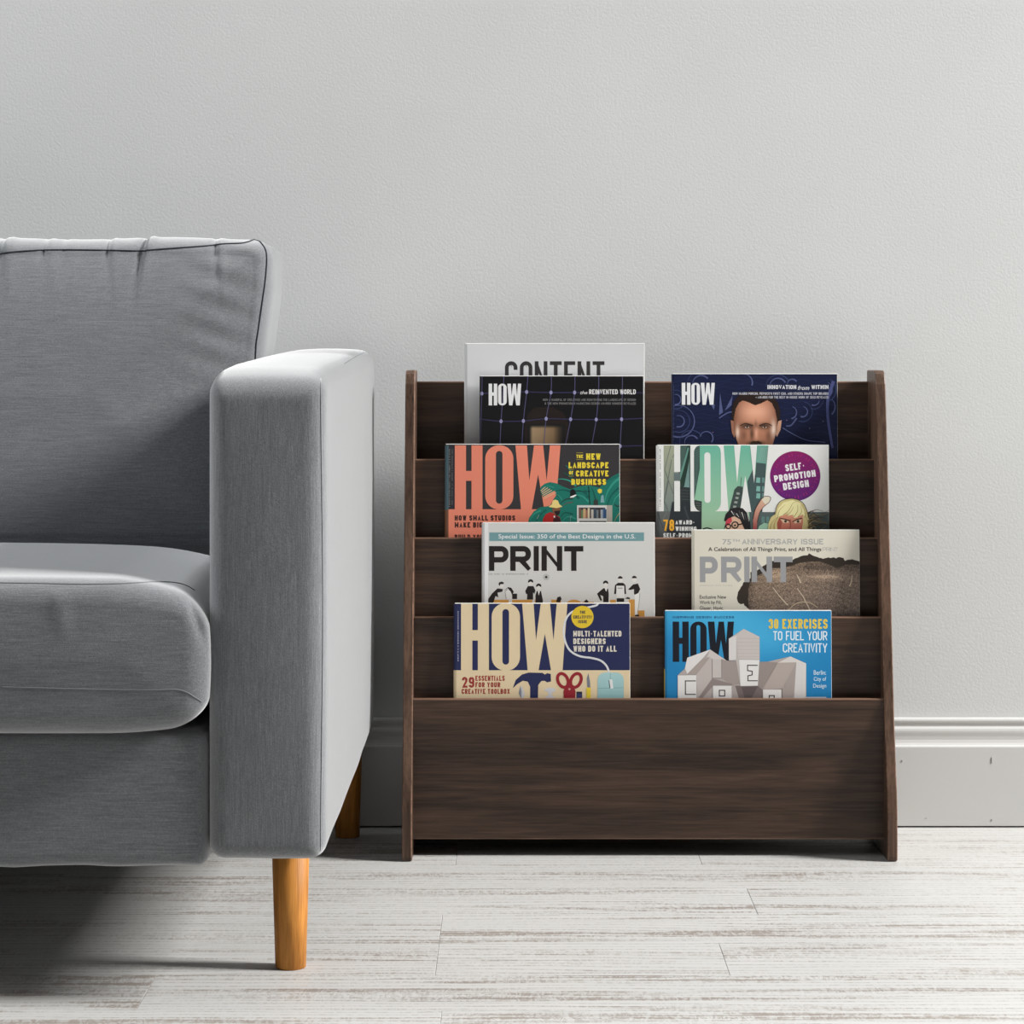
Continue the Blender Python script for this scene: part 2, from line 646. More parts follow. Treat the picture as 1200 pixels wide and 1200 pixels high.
# front apron / base under the cushions
V, F = rbox((LM - AX0 + 0.001, 2.624, 0.131), (AX0 - 0.001, 3.50, 0.262), 0.012, (90, 30, 20))
low = np.clip(1 - (V[:, 2] - 0.131) / 0.05, 0, 1)
V[:, 2] += low * (smooth_noise(V * np.array([1, 0.2, 0.2]), 9.0, 21) * 0.0022 + smooth_noise(V * np.array([1, 0.2, 0.2]), 30.0, 22) * 0.0012)
V[:, 1] += smooth_noise(V, 5.0, 8) * 0.0012
sofa_part('seat_base', V, F, M_FAB)
# back frame behind the cushions
V, F = rbox((LM - AX0 + 0.001, 3.40, 0.262), (AX0 - 0.001, 3.535, 0.600), 0.02, (40, 12, 20))
sofa_part('back_frame', V, F, M_FAB)

# seat cushions
SC0 = (-0.978, 2.584, 0.2640)
SC1 = (-0.2935, 3.20, 0.4115)


def seat_cushion():
    V, F, s = cushion_block(SC0, SC1, 0.034, (120, 60, 48), 0.006, 0.026, 0.022)
    u = (V[:, 0] - SC0[0]) / (SC1[0] - SC0[0])
    y = (V[:, 1] - SC0[1]) / (SC1[1] - SC0[1])
    z = (V[:, 2] - SC0[2]) / (SC1[2] - SC0[2])
    ub = np.clip(1 - (2 * u - 1) ** 4, 0, 1)
    yb = np.clip(4 * y * (1 - y), 0, 1)
    zt = np.clip(z, 0, 1) ** 2
    V[:, 2] += zt * 0.0150 * np.sin(np.clip(y / 0.84, 0, 1) * math.pi) * ub           # crowned top
    V[:, 2] -= zt * 0.034 * np.clip((y - 0.48) / 0.52, 0, 1) ** 1.5               # falls away at the back
    V[:, 2] -= zt * 0.012 * np.clip((u - 0.86) / 0.14, 0, 1) ** 2
    V[:, 2] -= np.clip(z, 0, 1) * np.clip(0.12 - (1 - u), 0, 1) * 0.05 * np.clip(1 - y * 3, 0, 1)
    V[:, 2] += np.clip(1 - z, 0, 1) ** 3 * 0.010 * np.clip((np.abs(2 * u - 1) - 0.72) / 0.28, 0, 1) ** 2   # bottom lifts at the ends
    # front bulges sideways past the arm's face
    bul = np.clip((2.612 - V[:, 1]) / 0.02, 0, 1) * np.clip((u - 0.93) / 0.07, 0, 1)
    V[:, 0] += bul * 0.0125 * np.clip(1 - (2 * z - 1) ** 2, 0, 1) ** 0.5
    # drawn-in pleats at the front corner, gentle lumps elsewhere
    fr = np.clip((2.66 - V[:, 1]) / 0.05, 0, 1)
    pl = np.exp(-((V[:, 0] - (-0.302) - (V[:, 2] - 0.38) * -0.35) / 0.0035) ** 2) * np.clip((V[:, 2] - 0.345) / 0.02, 0, 1) * np.clip((0.402 - V[:, 2]) / 0.01, 0, 1)
    V[:, 1] += fr * pl * 0.0028
    pl2 = np.exp(-((V[:, 0] + 0.428 + (V[:, 2] - 0.38) * 0.15) / 0.006) ** 2) * np.clip((V[:, 2] - 0.35) / 0.02, 0, 1) * np.clip((0.405 - V[:, 2]) / 0.01, 0, 1)
    V[:, 1] -= fr * pl2 * 0.0016
    V[:, 1] += fr * smooth_noise(V, 7.0, 31) * 0.0016
    V[:, 2] += np.clip(z, 0, 1) * smooth_noise(V, 4.0, 33) * 0.0016
    return V, F


seatV, seatF = seat_cushion()
seat = sofa_part('seat_cushion', seatV, seatF, M_FAB)
for pts in ([(0, 683), (40, 683.5), (90, 684.5), (140, 684), (180, 682), (203, 682.5), (218, 686), (228, 692)],
            [(0, 805), (60, 806.5), (120, 808), (180, 808.5), (205, 808), (218, 811), (228, 817), (236, 822)]):
    sv = seam_on(seatV, seatF, resample(catmull(pts), 3), 0, 0.0)
    v_, f_ = tube(sv, 0.0007)
    sofa_part('stitching', np.array([tuple(p) for p in v_]), f_, M_THREADG, seat)
seatV2 = seatV.copy()
seatV2[:, 0] = LM - seatV2[:, 0]
seatV2[:, 0] -= 0.002
sofa_part('seat_cushion', seatV2, [f[::-1] for f in seatF], M_FAB)

# back cushions
BC0 = (-0.978, 3.125, 0.392)
BC1 = (-0.298, 3.285, 0.7605)


def back_cushion():
    V, F, s = cushion_block(BC0, BC1, 0.026, (180, 26, 120), 0.022, 0.020, 0.030)
    u = (V[:, 0] - BC0[0]) / (BC1[0] - BC0[0])
    z = (V[:, 2] - BC0[2]) / (BC1[2] - BC0[2])
    xr = BC1[0] - V[:, 0]
    # corner flares out at the top, sides drawn in lower down
    V[:, 0] += np.clip(1 - xr / 0.12, 0, 1) * (0.0185 * np.clip((z - 0.42) / 0.42, 0, 1) ** 0.9)
    # lean back
    V[:, 1] += np.clip(V[:, 2] - 0.418, 0, 1) * 0.20
    # creases pulled across the top gusset (positions read along the cushion)
    tz = np.clip((z - 0.74) / 0.26, 0, 1)
    for x0, w, dep, sl in ((-0.4330, 0.0034, 0.0062, -0.14), (-0.4740, 0.003, 0.0034, 0.10), (-0.5480, 0.003, 0.0030, 0.12), (-0.5990, 0.004, 0.0058, 0.05), (-0.3480, 0.003, 0.0030, 0.10),
                           (-0.72, 0.004, 0.004, 0.1), (-0.86, 0.004, 0.004, 0.1), (-0.524, 0.003, 0.0014, 0.05)):
        dx = V[:, 0] - x0 - (0.75 - V[:, 2]) * sl
        g = np.exp(-(dx / w) ** 2)
        sh = g - 0.55 * np.exp(-((dx - 2.2 * w) / (1.5 * w)) ** 2)
        V[:, 1] += tz ** 1.5 * sh * dep
        V[:, 2] -= np.clip((z - 0.93) / 0.07, 0, 1) * sh * dep * 0.45
    V[:, 2] += np.clip((z - 0.8) / 0.2, 0, 1) * smooth_noise(V * np.array([1, 0.1, 0.1]), 7.0, 41) * 0.0028
    V[:, 1] += smooth_noise(V, 5.0, 43) * 0.0025
    # folds radiating from the right seam
    fold = np.sin(V[:, 2] * 190 + V[:, 0] * 60) * np.clip(1 - np.abs(xr - 0.05) / 0.05, 0, 1) * np.clip((z - 0.45) / 0.2, 0, 1)
    V[:, 1] += fold * 0.0010
    return V, F


backV, backF = back_cushion()
back = sofa_part('back_cushion', backV, backF, M_FAB)
pts = catmull([(0, 297.5), (20, 295), (60, 293), (120, 293.3), (168, 294.2), (176, 293), (240, 288.5), (262, 286), (285, 285), (299, 281), (305, 284), (312, 297), (311, 325),
               (307, 355), (302, 390), (300, 404), (299, 424)])
sv = seam_on(backV, backF, resample(pts, 3), 0, 0.0003)
v_, f_ = tube(sv, 0.0009)
sofa_part('stitching', np.array([tuple(p) for p in v_]), f_, M_THREAD, back)
backV2 = backV.copy()
backV2[:, 0] = LM - backV2[:, 0] - 0.002
sofa_part('back_cushion', backV2, [f[::-1] for f in backF], M_FAB)


def leg_mesh(x, y, r_top, r_bot, h, lean=0.0):
    rings = [(0.0, r_bot - 0.0012), (0.0012, r_bot), (h, r_top)]
    seg = 40
    verts, faces = [], []
    for z, r in rings:
        for k in range(seg):
            a = 2 * math.pi * k / seg
            verts.append((x + r * math.cos(a), y + r * math.sin(a) + lean * (1 - z / h), z))
    for i in range(len(rings) - 1):
        for k in range(seg):
            faces.append((i * seg + k, i * seg + (k + 1) % seg, (i + 1) * seg + (k + 1) % seg, (i + 1) * seg + k))
    faces.append(tuple(range(seg))[::-1])
    faces.append(tuple(range((len(rings) - 1) * seg, len(rings) * seg)))
    return np.array(verts), faces


for x, y in ((-0.2258, 2.780), (-0.2125, 3.517), (LM + 0.2258, 2.780), (LM + 0.2125, 3.517)):
    V, F = leg_mesh(x, y, 0.0198, 0.0157, 0.1425)
    sofa_part('leg', V, F, M_OAK)

# ------------------------------------------------------------------ magazine rack
RX0, RX1, RT = -0.1351, 0.4734, 0.0122
RACK = empty('magazine_rack', ((RX0 + RX1) / 2, 3.43, 0))
tag(RACK, 'dark walnut magazine rack with four stepped tiers against the wall', 'magazine rack')
R0 = Vector(RACK.location)


def rack_part(name, me, mats):
    for v in me.vertices:
        v.co -= R0
    return link(name, me, mats, RACK)


prof = [(3.3495, 0.0), (3.3455, 0.0015), (3.3440, 0.006), (3.3450, 0.060), (3.3490, 0.085), (3.3740, 0.174), (3.4130, 0.382), (3.4350, 0.499), (3.4470, 0.560),
        (3.4530, 0.585), (3.4600, 0.598), (3.4690, 0.6020), (3.5390, 0.6020), (3.5415, 0.5995), (3.5420, 0.003), (3.5390, 0.0)]


def side_panel(xa, xb):
    bm = bmesh.new()
    A = [bm.verts.new((xa, y, z)) for y, z in prof]
    B = [bm.verts.new((xb, y, z)) for y, z in prof]
    k = len(prof)
    f1 = bm.faces.new(A)
    f2 = bm.faces.new(B[::-1])
    for i in range(k):
        bm.faces.new((A[i], B[i], B[(i + 1) % k], A[(i + 1) % k]))
    es = list(f1.edges) + list(f2.edges)
    bmesh.ops.recalc_face_normals(bm, faces=bm.faces)
    r = bmesh.ops.bevel(bm, geom=es, offset=0.0012, segments=2, profile=0.5, affect='EDGES')
    for f in r['faces']:
        f.material_index = 1
    bmesh.ops.recalc_face_normals(bm, faces=bm.faces)
    return bm_mesh(bm, 'side_panel')


rack_part('side_panel', side_panel(RX0, RX0 + RT), [M_WALV, M_EDGE])
rack_part('side_panel', side_panel(RX1 - RT, RX1), [M_WALV, M_EDGE])


def board(name, y0, y1, z0, z1):
    bm = bmesh.new()
    bm_box(bm, (RX0 + RT, y0, z0), (RX1 - RT, y1, z1))
    bmesh.ops.recalc_face_normals(bm, faces=bm.faces)
    es = [e for e in bm.edges if all(abs(v.co.y - y0) < 1e-6 for v in e.verts) and abs(e.verts[0].co.z - e.verts[1].co.z) < 1e-6]
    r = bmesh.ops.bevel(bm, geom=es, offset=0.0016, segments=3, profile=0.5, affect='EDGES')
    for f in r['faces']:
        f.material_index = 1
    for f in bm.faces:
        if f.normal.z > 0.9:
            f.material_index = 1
    rack_part(name, bm_mesh(bm, name), [M_WAL, M_EDGE])


BT = 0.008
TIER = [(3.4715, 0.4890), (3.4400, 0.3912), (3.4085, 0.2943), (3.3800, 0.1957)]     # front face, top of each lip
FLOORZ = [0.3260, 0.2330, 0.1360, 0.0370]
board('back_panel', 3.5300, 3.5390, 0.020, 0.5872)
for k, (y, z) in enumerate(TIER):
    zlow = 0.0213 if k == 3 else FLOORZ[k + 1] - 0.007
    board('front_panel' if k == 3 else 'divider_panel', y, y + BT, zlow, z)
    yb = 3.5300 if k == 0 else TIER[k - 1][0]
    rack_part('shelf', box_mesh((RX0 + RT, y + BT + 0.0001, FLOORZ[k] - 0.006), (RX1 - RT, yb - 0.0001, FLOORZ[k])), M_WAL)

# ------------------------------------------------------------------ printing on the covers
INK_GAIN = 1.0          # photo grey -> ink reflectance
EPS = 3e-5              # thickness of one layer of print


def clip_poly(P, ax, val, keep_less):
    """Sutherland-Hodgman against one axis-aligned line; vertices are (x, y, colour)"""
    out = []
    n_ = len(P)
    for i in range(n_):
        a, b = P[i], P[(i + 1) % n_]
        ia = a[ax] <= val if keep_less else a[ax] >= val
        ib = b[ax] <= val if keep_less else b[ax] >= val
        if ia:
            out.append(a)
        if ia != ib:
            t_ = (val - a[ax]) / (b[ax] - a[ax])
            out.append((a[0] + (b[0] - a[0]) * t_, a[1] + (b[1] - a[1]) * t_, tuple(a[2][k] + (b[2][k] - a[2][k]) * t_ for k in range(3))))
    return out


def ink(c):
    return tuple(min(0.9, v * INK_GAIN) for v in lin(c))


def arc(cx, cy, r, a0, a1, k=10, ry=None):
    ry = r if ry is None else ry
    return [(cx + r * math.cos(math.radians(a0 + (a1 - a0) * i / k)), cy + ry * math.sin(math.radians(a0 + (a1 - a0) * i / k))) for i in range(k + 1)]


def rounded(path, radii, closed, k=5):
    """round the corners of a polyline (px)"""
    n_ = len(path)
    out = []
    for i, p in enumerate(path):
        r = radii[i]
        if r <= 0 or (not closed and i in (0, n_ - 1)):
            out.append(p)
            continue
        a, b = path[i - 1], path[(i + 1) % n_]
        va = np.array(a) - p
        vb = np.array(b) - p
        la, lb = np.linalg.norm(va), np.linalg.norm(vb)
        if la < 1e-9 or lb < 1e-9:
            out.append(p)
            continue
        r_ = min(r, la * 0.5 if radii[i - 1] > 0 else la, lb * 0.5 if radii[(i + 1) % n_] > 0 else lb)
        s, e = np.array(p) + va / la * r_, np.array(p) + vb / lb * r_
        for j in range(k + 1):
            t_ = j / k
            # conic close to a circle
            w_ = 0.7071
            den = (1 - t_) ** 2 + 2 * t_ * (1 - t_) * w_ + t_ ** 2
            q = ((1 - t_) ** 2 * s + 2 * t_ * (1 - t_) * w_ * np.array(p) + t_ ** 2 * e) / den
            out.append((float(q[0]), float(q[1])))
    return out


R_ = 1.0    # marks a rounded corner
GLYPH = {   # condensed capitals as centre-line strokes: width, [(closed, [(x, y, corner)])], y up
    'A': (1.06, [(0, [(0, 0, 0), (.5, 1, 0), (1, 0, 0)]), (0, [(.17, .30, 0), (.83, .30, 0)])]),
    'B': (1, [(0, [(0, 0, 0), (0, 1, 0)]), (0, [(0, 1, 0), (.94, 1, R_), (.94, .52, R_), (0, .52, 0)]), (0, [(0, .52, 0), (1, .52, R_), (1, 0, R_), (0, 0, 0)])]),
    'C': (1, [(0, [(1, .74, 0), (1, 1, R_), (0, 1, R_), (0, 0, R_), (1, 0, R_), (1, .26, 0)])]),
    'D': (1, [(1, [(0, 0, 0), (1, 0, R_), (1, 1, R_), (0, 1, 0)])]),
    'E': (.84, [(0, [(1, 0, 0), (0, 0, 0), (0, 1, 0), (1, 1, 0)]), (0, [(0, .52, 0), (.88, .52, 0)])]),
    'F': (.80, [(0, [(0, 0, 0), (0, 1, 0), (1, 1, 0)]), (0, [(0, .50, 0), (.88, .50, 0)])]),
    'G': (1, [(0, [(1, .78, 0), (1, 1, R_), (0, 1, R_), (0, 0, R_), (1, 0, R_), (1, .44, 0), (.55, .44, 0)])]),
    'H': (1, [(0, [(0, 0, 0), (0, 1, 0)]), (0, [(1, 0, 0), (1, 1, 0)]), (0, [(0, .52, 0), (1, .52, 0)])]),
    'I': (0, [(0, [(.5, 0, 0), (.5, 1, 0)])]),
    'J': (.85, [(0, [(1, 1, 0), (1, 0, R_), (0, 0, R_), (0, .28, 0)])]),
    'K': (1.02, [(0, [(0, 0, 0), (0, 1, 0)]), (0, [(1, 1, 0), (.08, .42, 0)]), (0, [(.36, .62, 0), (1, 0, 0)])]),
    'L': (.80, [(0, [(0, 1, 0), (0, 0, 0), (1, 0, 0)])]),
    'M': (1.35, [(0, [(0, 0, 0), (0, 1, 0)]), (0, [(1, 0, 0), (1, 1, 0)]), (0, [(0, 1, 0), (.5, .22, 0)]), (0, [(.5, .22, 0), (1, 1, 0)])]),
    'N': (1.02, [(0, [(0, 0, 0), (0, 1, 0)]), (0, [(1, 0, 0), (1, 1, 0)]), (0, [(0, 1, 0), (1, 0, 0)])]),
    'O': (1, [(1, [(0, 0, R_), (1, 0, R_), (1, 1, R_), (0, 1, R_)])]),
    'P': (1, [(0, [(0, 0, 0), (0, 1, 0)]), (0, [(0, 1, 0), (1, 1, R_), (1, .43, R_), (0, .43, 0)])]),
    'R': (1, [(0, [(0, 0, 0), (0, 1, 0)]), (0, [(0, 1, 0), (1, 1, R_), (1, .46, R_), (0, .46, 0)]), (0, [(.50, .46, 0), (1, 0, 0)])]),
    'S': (1, [(0, [(1, .76, 0), (1, 1, R_), (0, 1, R_), (0, .53, R_), (1, .48, R_), (1, 0, R_), (0, 0, R_), (0, .24, 0)])]),
    'T': (.92, [(0, [(0, 1, 0), (1, 1, 0)]), (0, [(.5, 1, 0), (.5, 0, 0)])]),
    'U': (1, [(0, [(0, 1, 0), (0, 0, R_), (1, 0, R_), (1, 1, 0)])]),
    'V': (1.04, [(0, [(0, 1, 0), (.5, 0, 0), (1, 1, 0)])]),
    'W': (1.5, [(0, [(0, 1, 0), (.25, 0, 0)]), (0, [(.25, 0, 0), (.5, 1, 0)]), (0, [(.5, 1, 0), (.75, 0, 0)]), (0, [(.75, 0, 0), (1, 1, 0)])]),
    'X': (1.04, [(0, [(0, 0, 0), (1, 1, 0)]), (0, [(0, 1, 0), (1, 0, 0)])]),
    'Y': (1.04, [(0, [(0, 1, 0), (.5, .45, 0), (1, 1, 0)]), (0, [(.5, .45, 0), (.5, 0, 0)])]),
    'Z': (.95, [(0, [(0, 1, 0), (1, 1, 0), (0, 0, 0), (1, 0, 0)])]),
    '0': (.95, [(1, [(0, 0, R_), (1, 0, R_), (1, 1, R_), (0, 1, R_)])]),
    '1': (.5, [(0, [(.1, .8, 0), (.8, 1, 0), (.8, 0, 0)])]),
    '2': (.95, [(0, [(0, .72, 0), (0, 1, R_), (1, 1, R_), (1, .60, R_), (0, 0, 0), (1, 0, 0)])]),
    '3': (.95, [(0, [(0, .74, 0), (0, 1, R_), (1, 1, R_), (1, .53, R_), (.4, .53, 0)]), (0, [(.4, .53, 0), (1, .53, R_), (1, 0, R_), (0, 0, R_), (0, .26, 0)])]),
    '5': (.95, [(0, [(.95, 1, 0), (.06, 1, 0), (0, .55, 0), (1, .62, R_), (1, 0, R_), (0, 0, R_), (0, .25, 0)])]),
    '4': (1, [(0, [(.75, 0, 0), (.75, 1, 0)]), (0, [(.75, 1, 0), (0, .28, 0), (1, .28, 0)])]),
    '6': (.95, [(0, [(.03, .55, 0), (1, .55, R_), (1, 0, R_), (.5, 0, 0)]), (0, [(.5, 0, 0), (0, 0, R_), (0, 1, R_), (1, 1, R_), (1, .76, 0)])]),
    'Q': (1, [(1, [(0, 0, R_), (1, 0, R_), (1, 1, R_), (0, 1, R_)]), (0, [(.6, .25, 0), (1.1, -.05, 0)])]),
    '7': (.95, [(0, [(0, 1, 0), (1, 1, 0), (.35, 0, 0)])]),
    '8': (.95, [(1, [(0, 0, R_), (1, 0, R_), (1, .53, R_), (0, .53, R_)]), (1, [(.05, .53, R_), (.95, .53, R_), (.95, 1, R_), (.05, 1, R_)])]),
    '9': (.95, [(0, [(.97, .45, 0), (0, .45, R_), (0, 1, R_), (.5, 1, 0)]), (0, [(.5, 1, 0), (1, 1, R_), (1, 0, R_), (0, 0, R_), (0, .2, 0)])]),
    '-': (.5, [(0, [(.1, .48, 0), (.9, .48, 0)])]),
    '&': (1.1, [(0, [(1, .45, 0), (.7, 0, R_), (0, 0, R_), (0, .45, R_), (.8, .75, R_), (.75, 1, R_), (.15, 1, R_), (.2, .7, 0), (1, 0, 0)])]),
    '+': (.6, [(0, [(0, .45, 0), (1, .45, 0)]), (0, [(.5, .2, 0), (.5, .7, 0)])]),
    ',': (0, [(0, [(.5, .10, 0), (.5, -.12, 0)])]),
    "'": (0, [(0, [(.5, 1, 0), (.5, .75, 0)])]),
    '.': (0, [(0, [(.5, .0, 0), (.5, .08, 0)])]),
    ' ': (.55, []),
}
_text_cache = {}


def font_mesh(s, bold):
    key = (s, bold)
    if key not in _text_cache:
        cu = bpy.data.curves.new('lettering', 'FONT')
        cu.body = s
        cu.offset = bold
        cu.resolution_u = 3
        cu.fill_mode = 'FRONT'
        ob = bpy.data.objects.new('lettering', cu)
        me_ = bpy.data.meshes.new_from_object(ob)
        V = np.array([v.co[:2] for v in me_.vertices])
        Fc = [tuple(p.vertices) for p in me_.polygons]
        bpy.data.objects.remove(ob)
        bpy.data.curves.remove(cu)
        bpy.data.meshes.remove(me_)
        _text_cache[key] = (V, Fc)
    return _text_cache[key]


class Cover:
    """printed front cover; drawn in photo pixels, laid on the magazine's own front in metres"""

    def __init__(self, x0, x1, top, s, W, H, brk):
        self.x0, self.x1, self.top, self.s, self.W, self.H, self.brk = x0, x1, top, s, W, H, brk
        self.V, self.F, self.C = [], [], []
        self.boxes = []
        self.crop(0, 0, 1.0)

    def crop(self, ox, oy, k):
        self.ox, self.oy, self.k = ox, oy, k
        return self

    def P(self, p):
        return ((self.ox + p[0] / self.k - self.x0) * self.s, self.H - (self.oy + p[1] / self.k - self.top) * self.s)

    def depth(self, x):
        b = self.brk
        for (xa, ya), (xb, yb) in zip(b[:-1], b[1:]):
            if x <= xb:
                return ya + (yb - ya) * (x - xa) / (xb - xa)
        return 0.0

    def layer_for(self, pts):
        xs = [p[0] for p in pts]
        ys = [p[1] for p in pts]
        bb_ = (min(xs), max(xs), min(ys), max(ys))
        L = 0
        for (a, b, c, d, l) in self.boxes:
            if a < bb_[1] and b > bb_[0] and c < bb_[3] and d > bb_[2]:
                L = max(L, l)
        self.boxes.append(bb_ + (L + 1,))
        return L + 1

    def emit(self, poly, layer):
        """poly: [(x, y, colour)] in metres on the cover"""
        xs = [p[0] for p in poly]
        ys = [p[1] for p in poly]
        if min(xs) < 0 or max(xs) > self.W or min(ys) < 0 or max(ys) > self.H:
            for ax, val, less in ((0, 0.0, False), (0, self.W, True), (1, 0.0, False), (1, self.H, True)):
                poly = clip_poly(poly, ax, val, less)
                if len(poly) < 3:
                    return
        parts = [poly]
        for bx, _ in self.brk[1:]:
            nxt = []
            for q in parts:
                xs = [p[0] for p in q]
                if min(xs) < bx - 1e-9 and max(xs) > bx + 1e-9:
                    nxt += [clip_poly(q, 0, bx, True), clip_poly(q, 0, bx, False)]
                else:
                    nxt.append(q)
            parts = nxt
        for q in parts:
            if len(q) < 3:
                continue
            area = sum(q[i][0] * q[(i + 1) % len(q)][1] - q[(i + 1) % len(q)][0] * q[i][1] for i in range(len(q)))
            if abs(area) < 1e-12:
                continue
            if area < 0:
                q = q[::-1]
            i0 = len(self.V)
            for (x, y, c) in q:
                self.V.append((x, self.depth(x) - layer * EPS, y))
                self.C.append(c)
            self.F.append(tuple(range(i0, i0 + len(q))))

    def poly(self, pts, col, grad=None):
        """filled outline; grad = (colour at top, colour at bottom) instead of a flat colour"""
        M = [self.P(p) for p in pts]
        L = self.layer_for(M)
        if grad:
            ya, yb = min(p[1] for p in pts), max(p[1] for p in pts)
            ca, cb = ink(grad[0]), ink(grad[1])
            cols = [tuple(ca[k] + (cb[k] - ca[k]) * (p[1] - ya) / max(1e-9, yb - ya) for k in range(3)) for p in pts]
        else:
            cols = [ink(col)] * len(pts)
        for tri in tessellate_polygon([[Vector((x, y, 0)) for x, y in M]]):
            self.emit([(M[i][0], M[i][1], cols[i]) for i in tri], L)

    def rect(self, x0, y0, x1, y1, col, grad=None):
        self.poly([(x0, y0), (x1, y0), (x1, y1), (x0, y1)], col, grad)

    def disc(self, cx, cy, r, col, ry=None, k=28, grad=None):
        self.poly(arc(cx, cy, r, 0, 360, k, ry)[:-1], col, grad)

    def line(self, pts, w, col, closed=False, taper=None, post=None):
        """stroke of width w (crop px) with mitred joins"""
        pts = [np.array(p, float) for p in pts]
        n_ = len(pts)
        Lp, Rp = [], []
        for i in range(n_):
            a = pts[i - 1] if (i > 0 or closed) else None
            b = pts[(i + 1) % n_] if (i < n_ - 1 or closed) else None
            d1 = (pts[i] - a) if a is not None else (b - pts[i])
            d2 = (b - pts[i]) if b is not None else d1
            d1 = d1 / max(1e-9, np.linalg.norm(d1))
            d2 = d2 / max(1e-9, np.linalg.norm(d2))
            n1, n2 = np.array((-d1[1], d1[0])), np.array((-d2[1], d2[0]))
            m = n1 + n2
            lm = np.linalg.norm(m)
            m = n1 if lm < 1e-6 else m / lm
            k = 1.0 / max(0.42, float(m @ n1))
            ww = w if taper is None else w * (taper[0] + (taper[1] - taper[0]) * i / max(1, n_ - 1))
            Lp.append(pts[i] + m * k * ww / 2)
            Rp.append(pts[i] - m * k * ww / 2)
        if post:
            Lp, Rp = [post(p) for p in Lp], [post(p) for p in Rp]
        M = [self.P(p) for p in Lp + Rp]
        L = self.layer_for(M)
        c = ink(col)
        for i in range(n_ if closed else n_ - 1):
            j = (i + 1) % n_
            q = [self.P(Lp[i]), self.P(Lp[j]), self.P(Rp[j]), self.P(Rp[i])]
            self.emit([(x, y, c) for x, y in q], L)

    def grid(self, x0, y0, x1, y1, nx, ny, fn, inside=None):
        """fine grid with a colour per point: fn(x, y) -> (r, g, b) photo greys"""
        xs = np.linspace(x0, x1, nx + 1)
        ys = np.linspace(y0, y1, ny + 1)
        M = [self.P((x0, y0)), self.P((x1, y1))]
        L = self.layer_for(M)
        cols = [[ink(fn(x, y)) for x in xs] for y in ys]
        for j in range(ny):
            for i in range(nx):
                if inside and not inside((xs[i] + xs[i + 1]) / 2, (ys[j] + ys[j + 1]) / 2):
                    continue
                q = [(i, j), (i + 1, j), (i + 1, j + 1), (i, j + 1)]
                self.emit([self.P((xs[a], ys[b])) + (cols[b][a],) for a, b in q], L)

    def caps(self, text, x0, y0, x1, y1, sw, col, rot=0.0, gap=1.0, k=4):
        """condensed capitals fitted to a box (crop px); y0 top, y1 bottom"""
        letters = [c for c in text if c != ' ']
        n_, sp = len(letters), len(text) - len(letters)
        tot = sum(GLYPH[c][0] for c in letters) + 0.62 * sp
        g_ = 0.62 * gap
        # keep the counters open: the stroke never eats more than the letters can spare
        sw = min(sw, (x1 - x0) / (1.35 * tot + n_ + g_ * (len(text) - 1)))
        g = sw * g_
        u = (x1 - x0 - n_ * sw - g * (len(text) - 1)) / max(1e-6, tot) if tot > 0 else 0
        h = (y1 - y0) - sw
        cx, cy = (x0 + x1) / 2, (y0 + y1) / 2
        ca, sa = math.cos(math.radians(rot)), math.sin(math.radians(rot))
        x = x0
        for ch in text:
            if ch == ' ':
                x += 0.62 * u + g
                continue
            w_, strokes = GLYPH[ch]
            w_ = w_ * u
            xa, xb = x, x + w_ + sw

            def post(p):
                a = min(max(p[0], xa), xb)
                b = p[1] if ch == ',' else min(max(p[1], y0), y1)
                return (cx + (a - cx) * ca + (b - cy) * sa, cy - (a - cx) * sa + (b - cy) * ca)
            for closed, path in strokes:
                pp = [np.array((x + sw / 2 + p[0] * w_ if w_ > 0 else x + sw / 2, y1 - sw / 2 - p[1] * h)) for p in path]
                if not closed:
                    for e_, nb in ((0, 1), (-1, -2)):
                        d = pp[e_] - pp[nb]
                        flat = abs(d[1]) < 1e-6
                        if path[e_][0 if flat else 1] in (0, 1):
                            pp[e_] = pp[e_] + d / max(1e-9, np.linalg.norm(d)) * sw / 2
                rr = min(w_ * 0.5, h * 0.25) if w_ > 0 else 0
                rd = rounded([tuple(q) for q in pp], [rr if p[2] else 0 for p in path], closed, k)
                diag = ch in 'NMW' and path[0][0] != path[-1][0]
                self.line(rd, sw * (0.72 if diag else 1.0), col, closed, post=post)
            x += w_ + sw + g

    def text(self, s, x0, y0, x1, y1, col, bold=0.0, shear=0.0):
        """ordinary upper and lower case, fitted to a box"""
        V, Fc = font_mesh(s, bold)
        V = V.copy()
        V[:, 0] += V[:, 1] * shear
        a, b = V.min(0), V.max(0)
        Q = np.empty_like(V)
        Q[:, 0] = x0 + (V[:, 0] - a[0]) / (b[0] - a[0]) * (x1 - x0)
        Q[:, 1] = y1 - (V[:, 1] - a[1]) / (b[1] - a[1]) * (y1 - y0)
        M = [self.P(p) for p in Q]
        L = self.layer_for(M)
        c = ink(col)
        for f in Fc:
            self.emit([(M[i][0], M[i][1], c) for i in f], L)

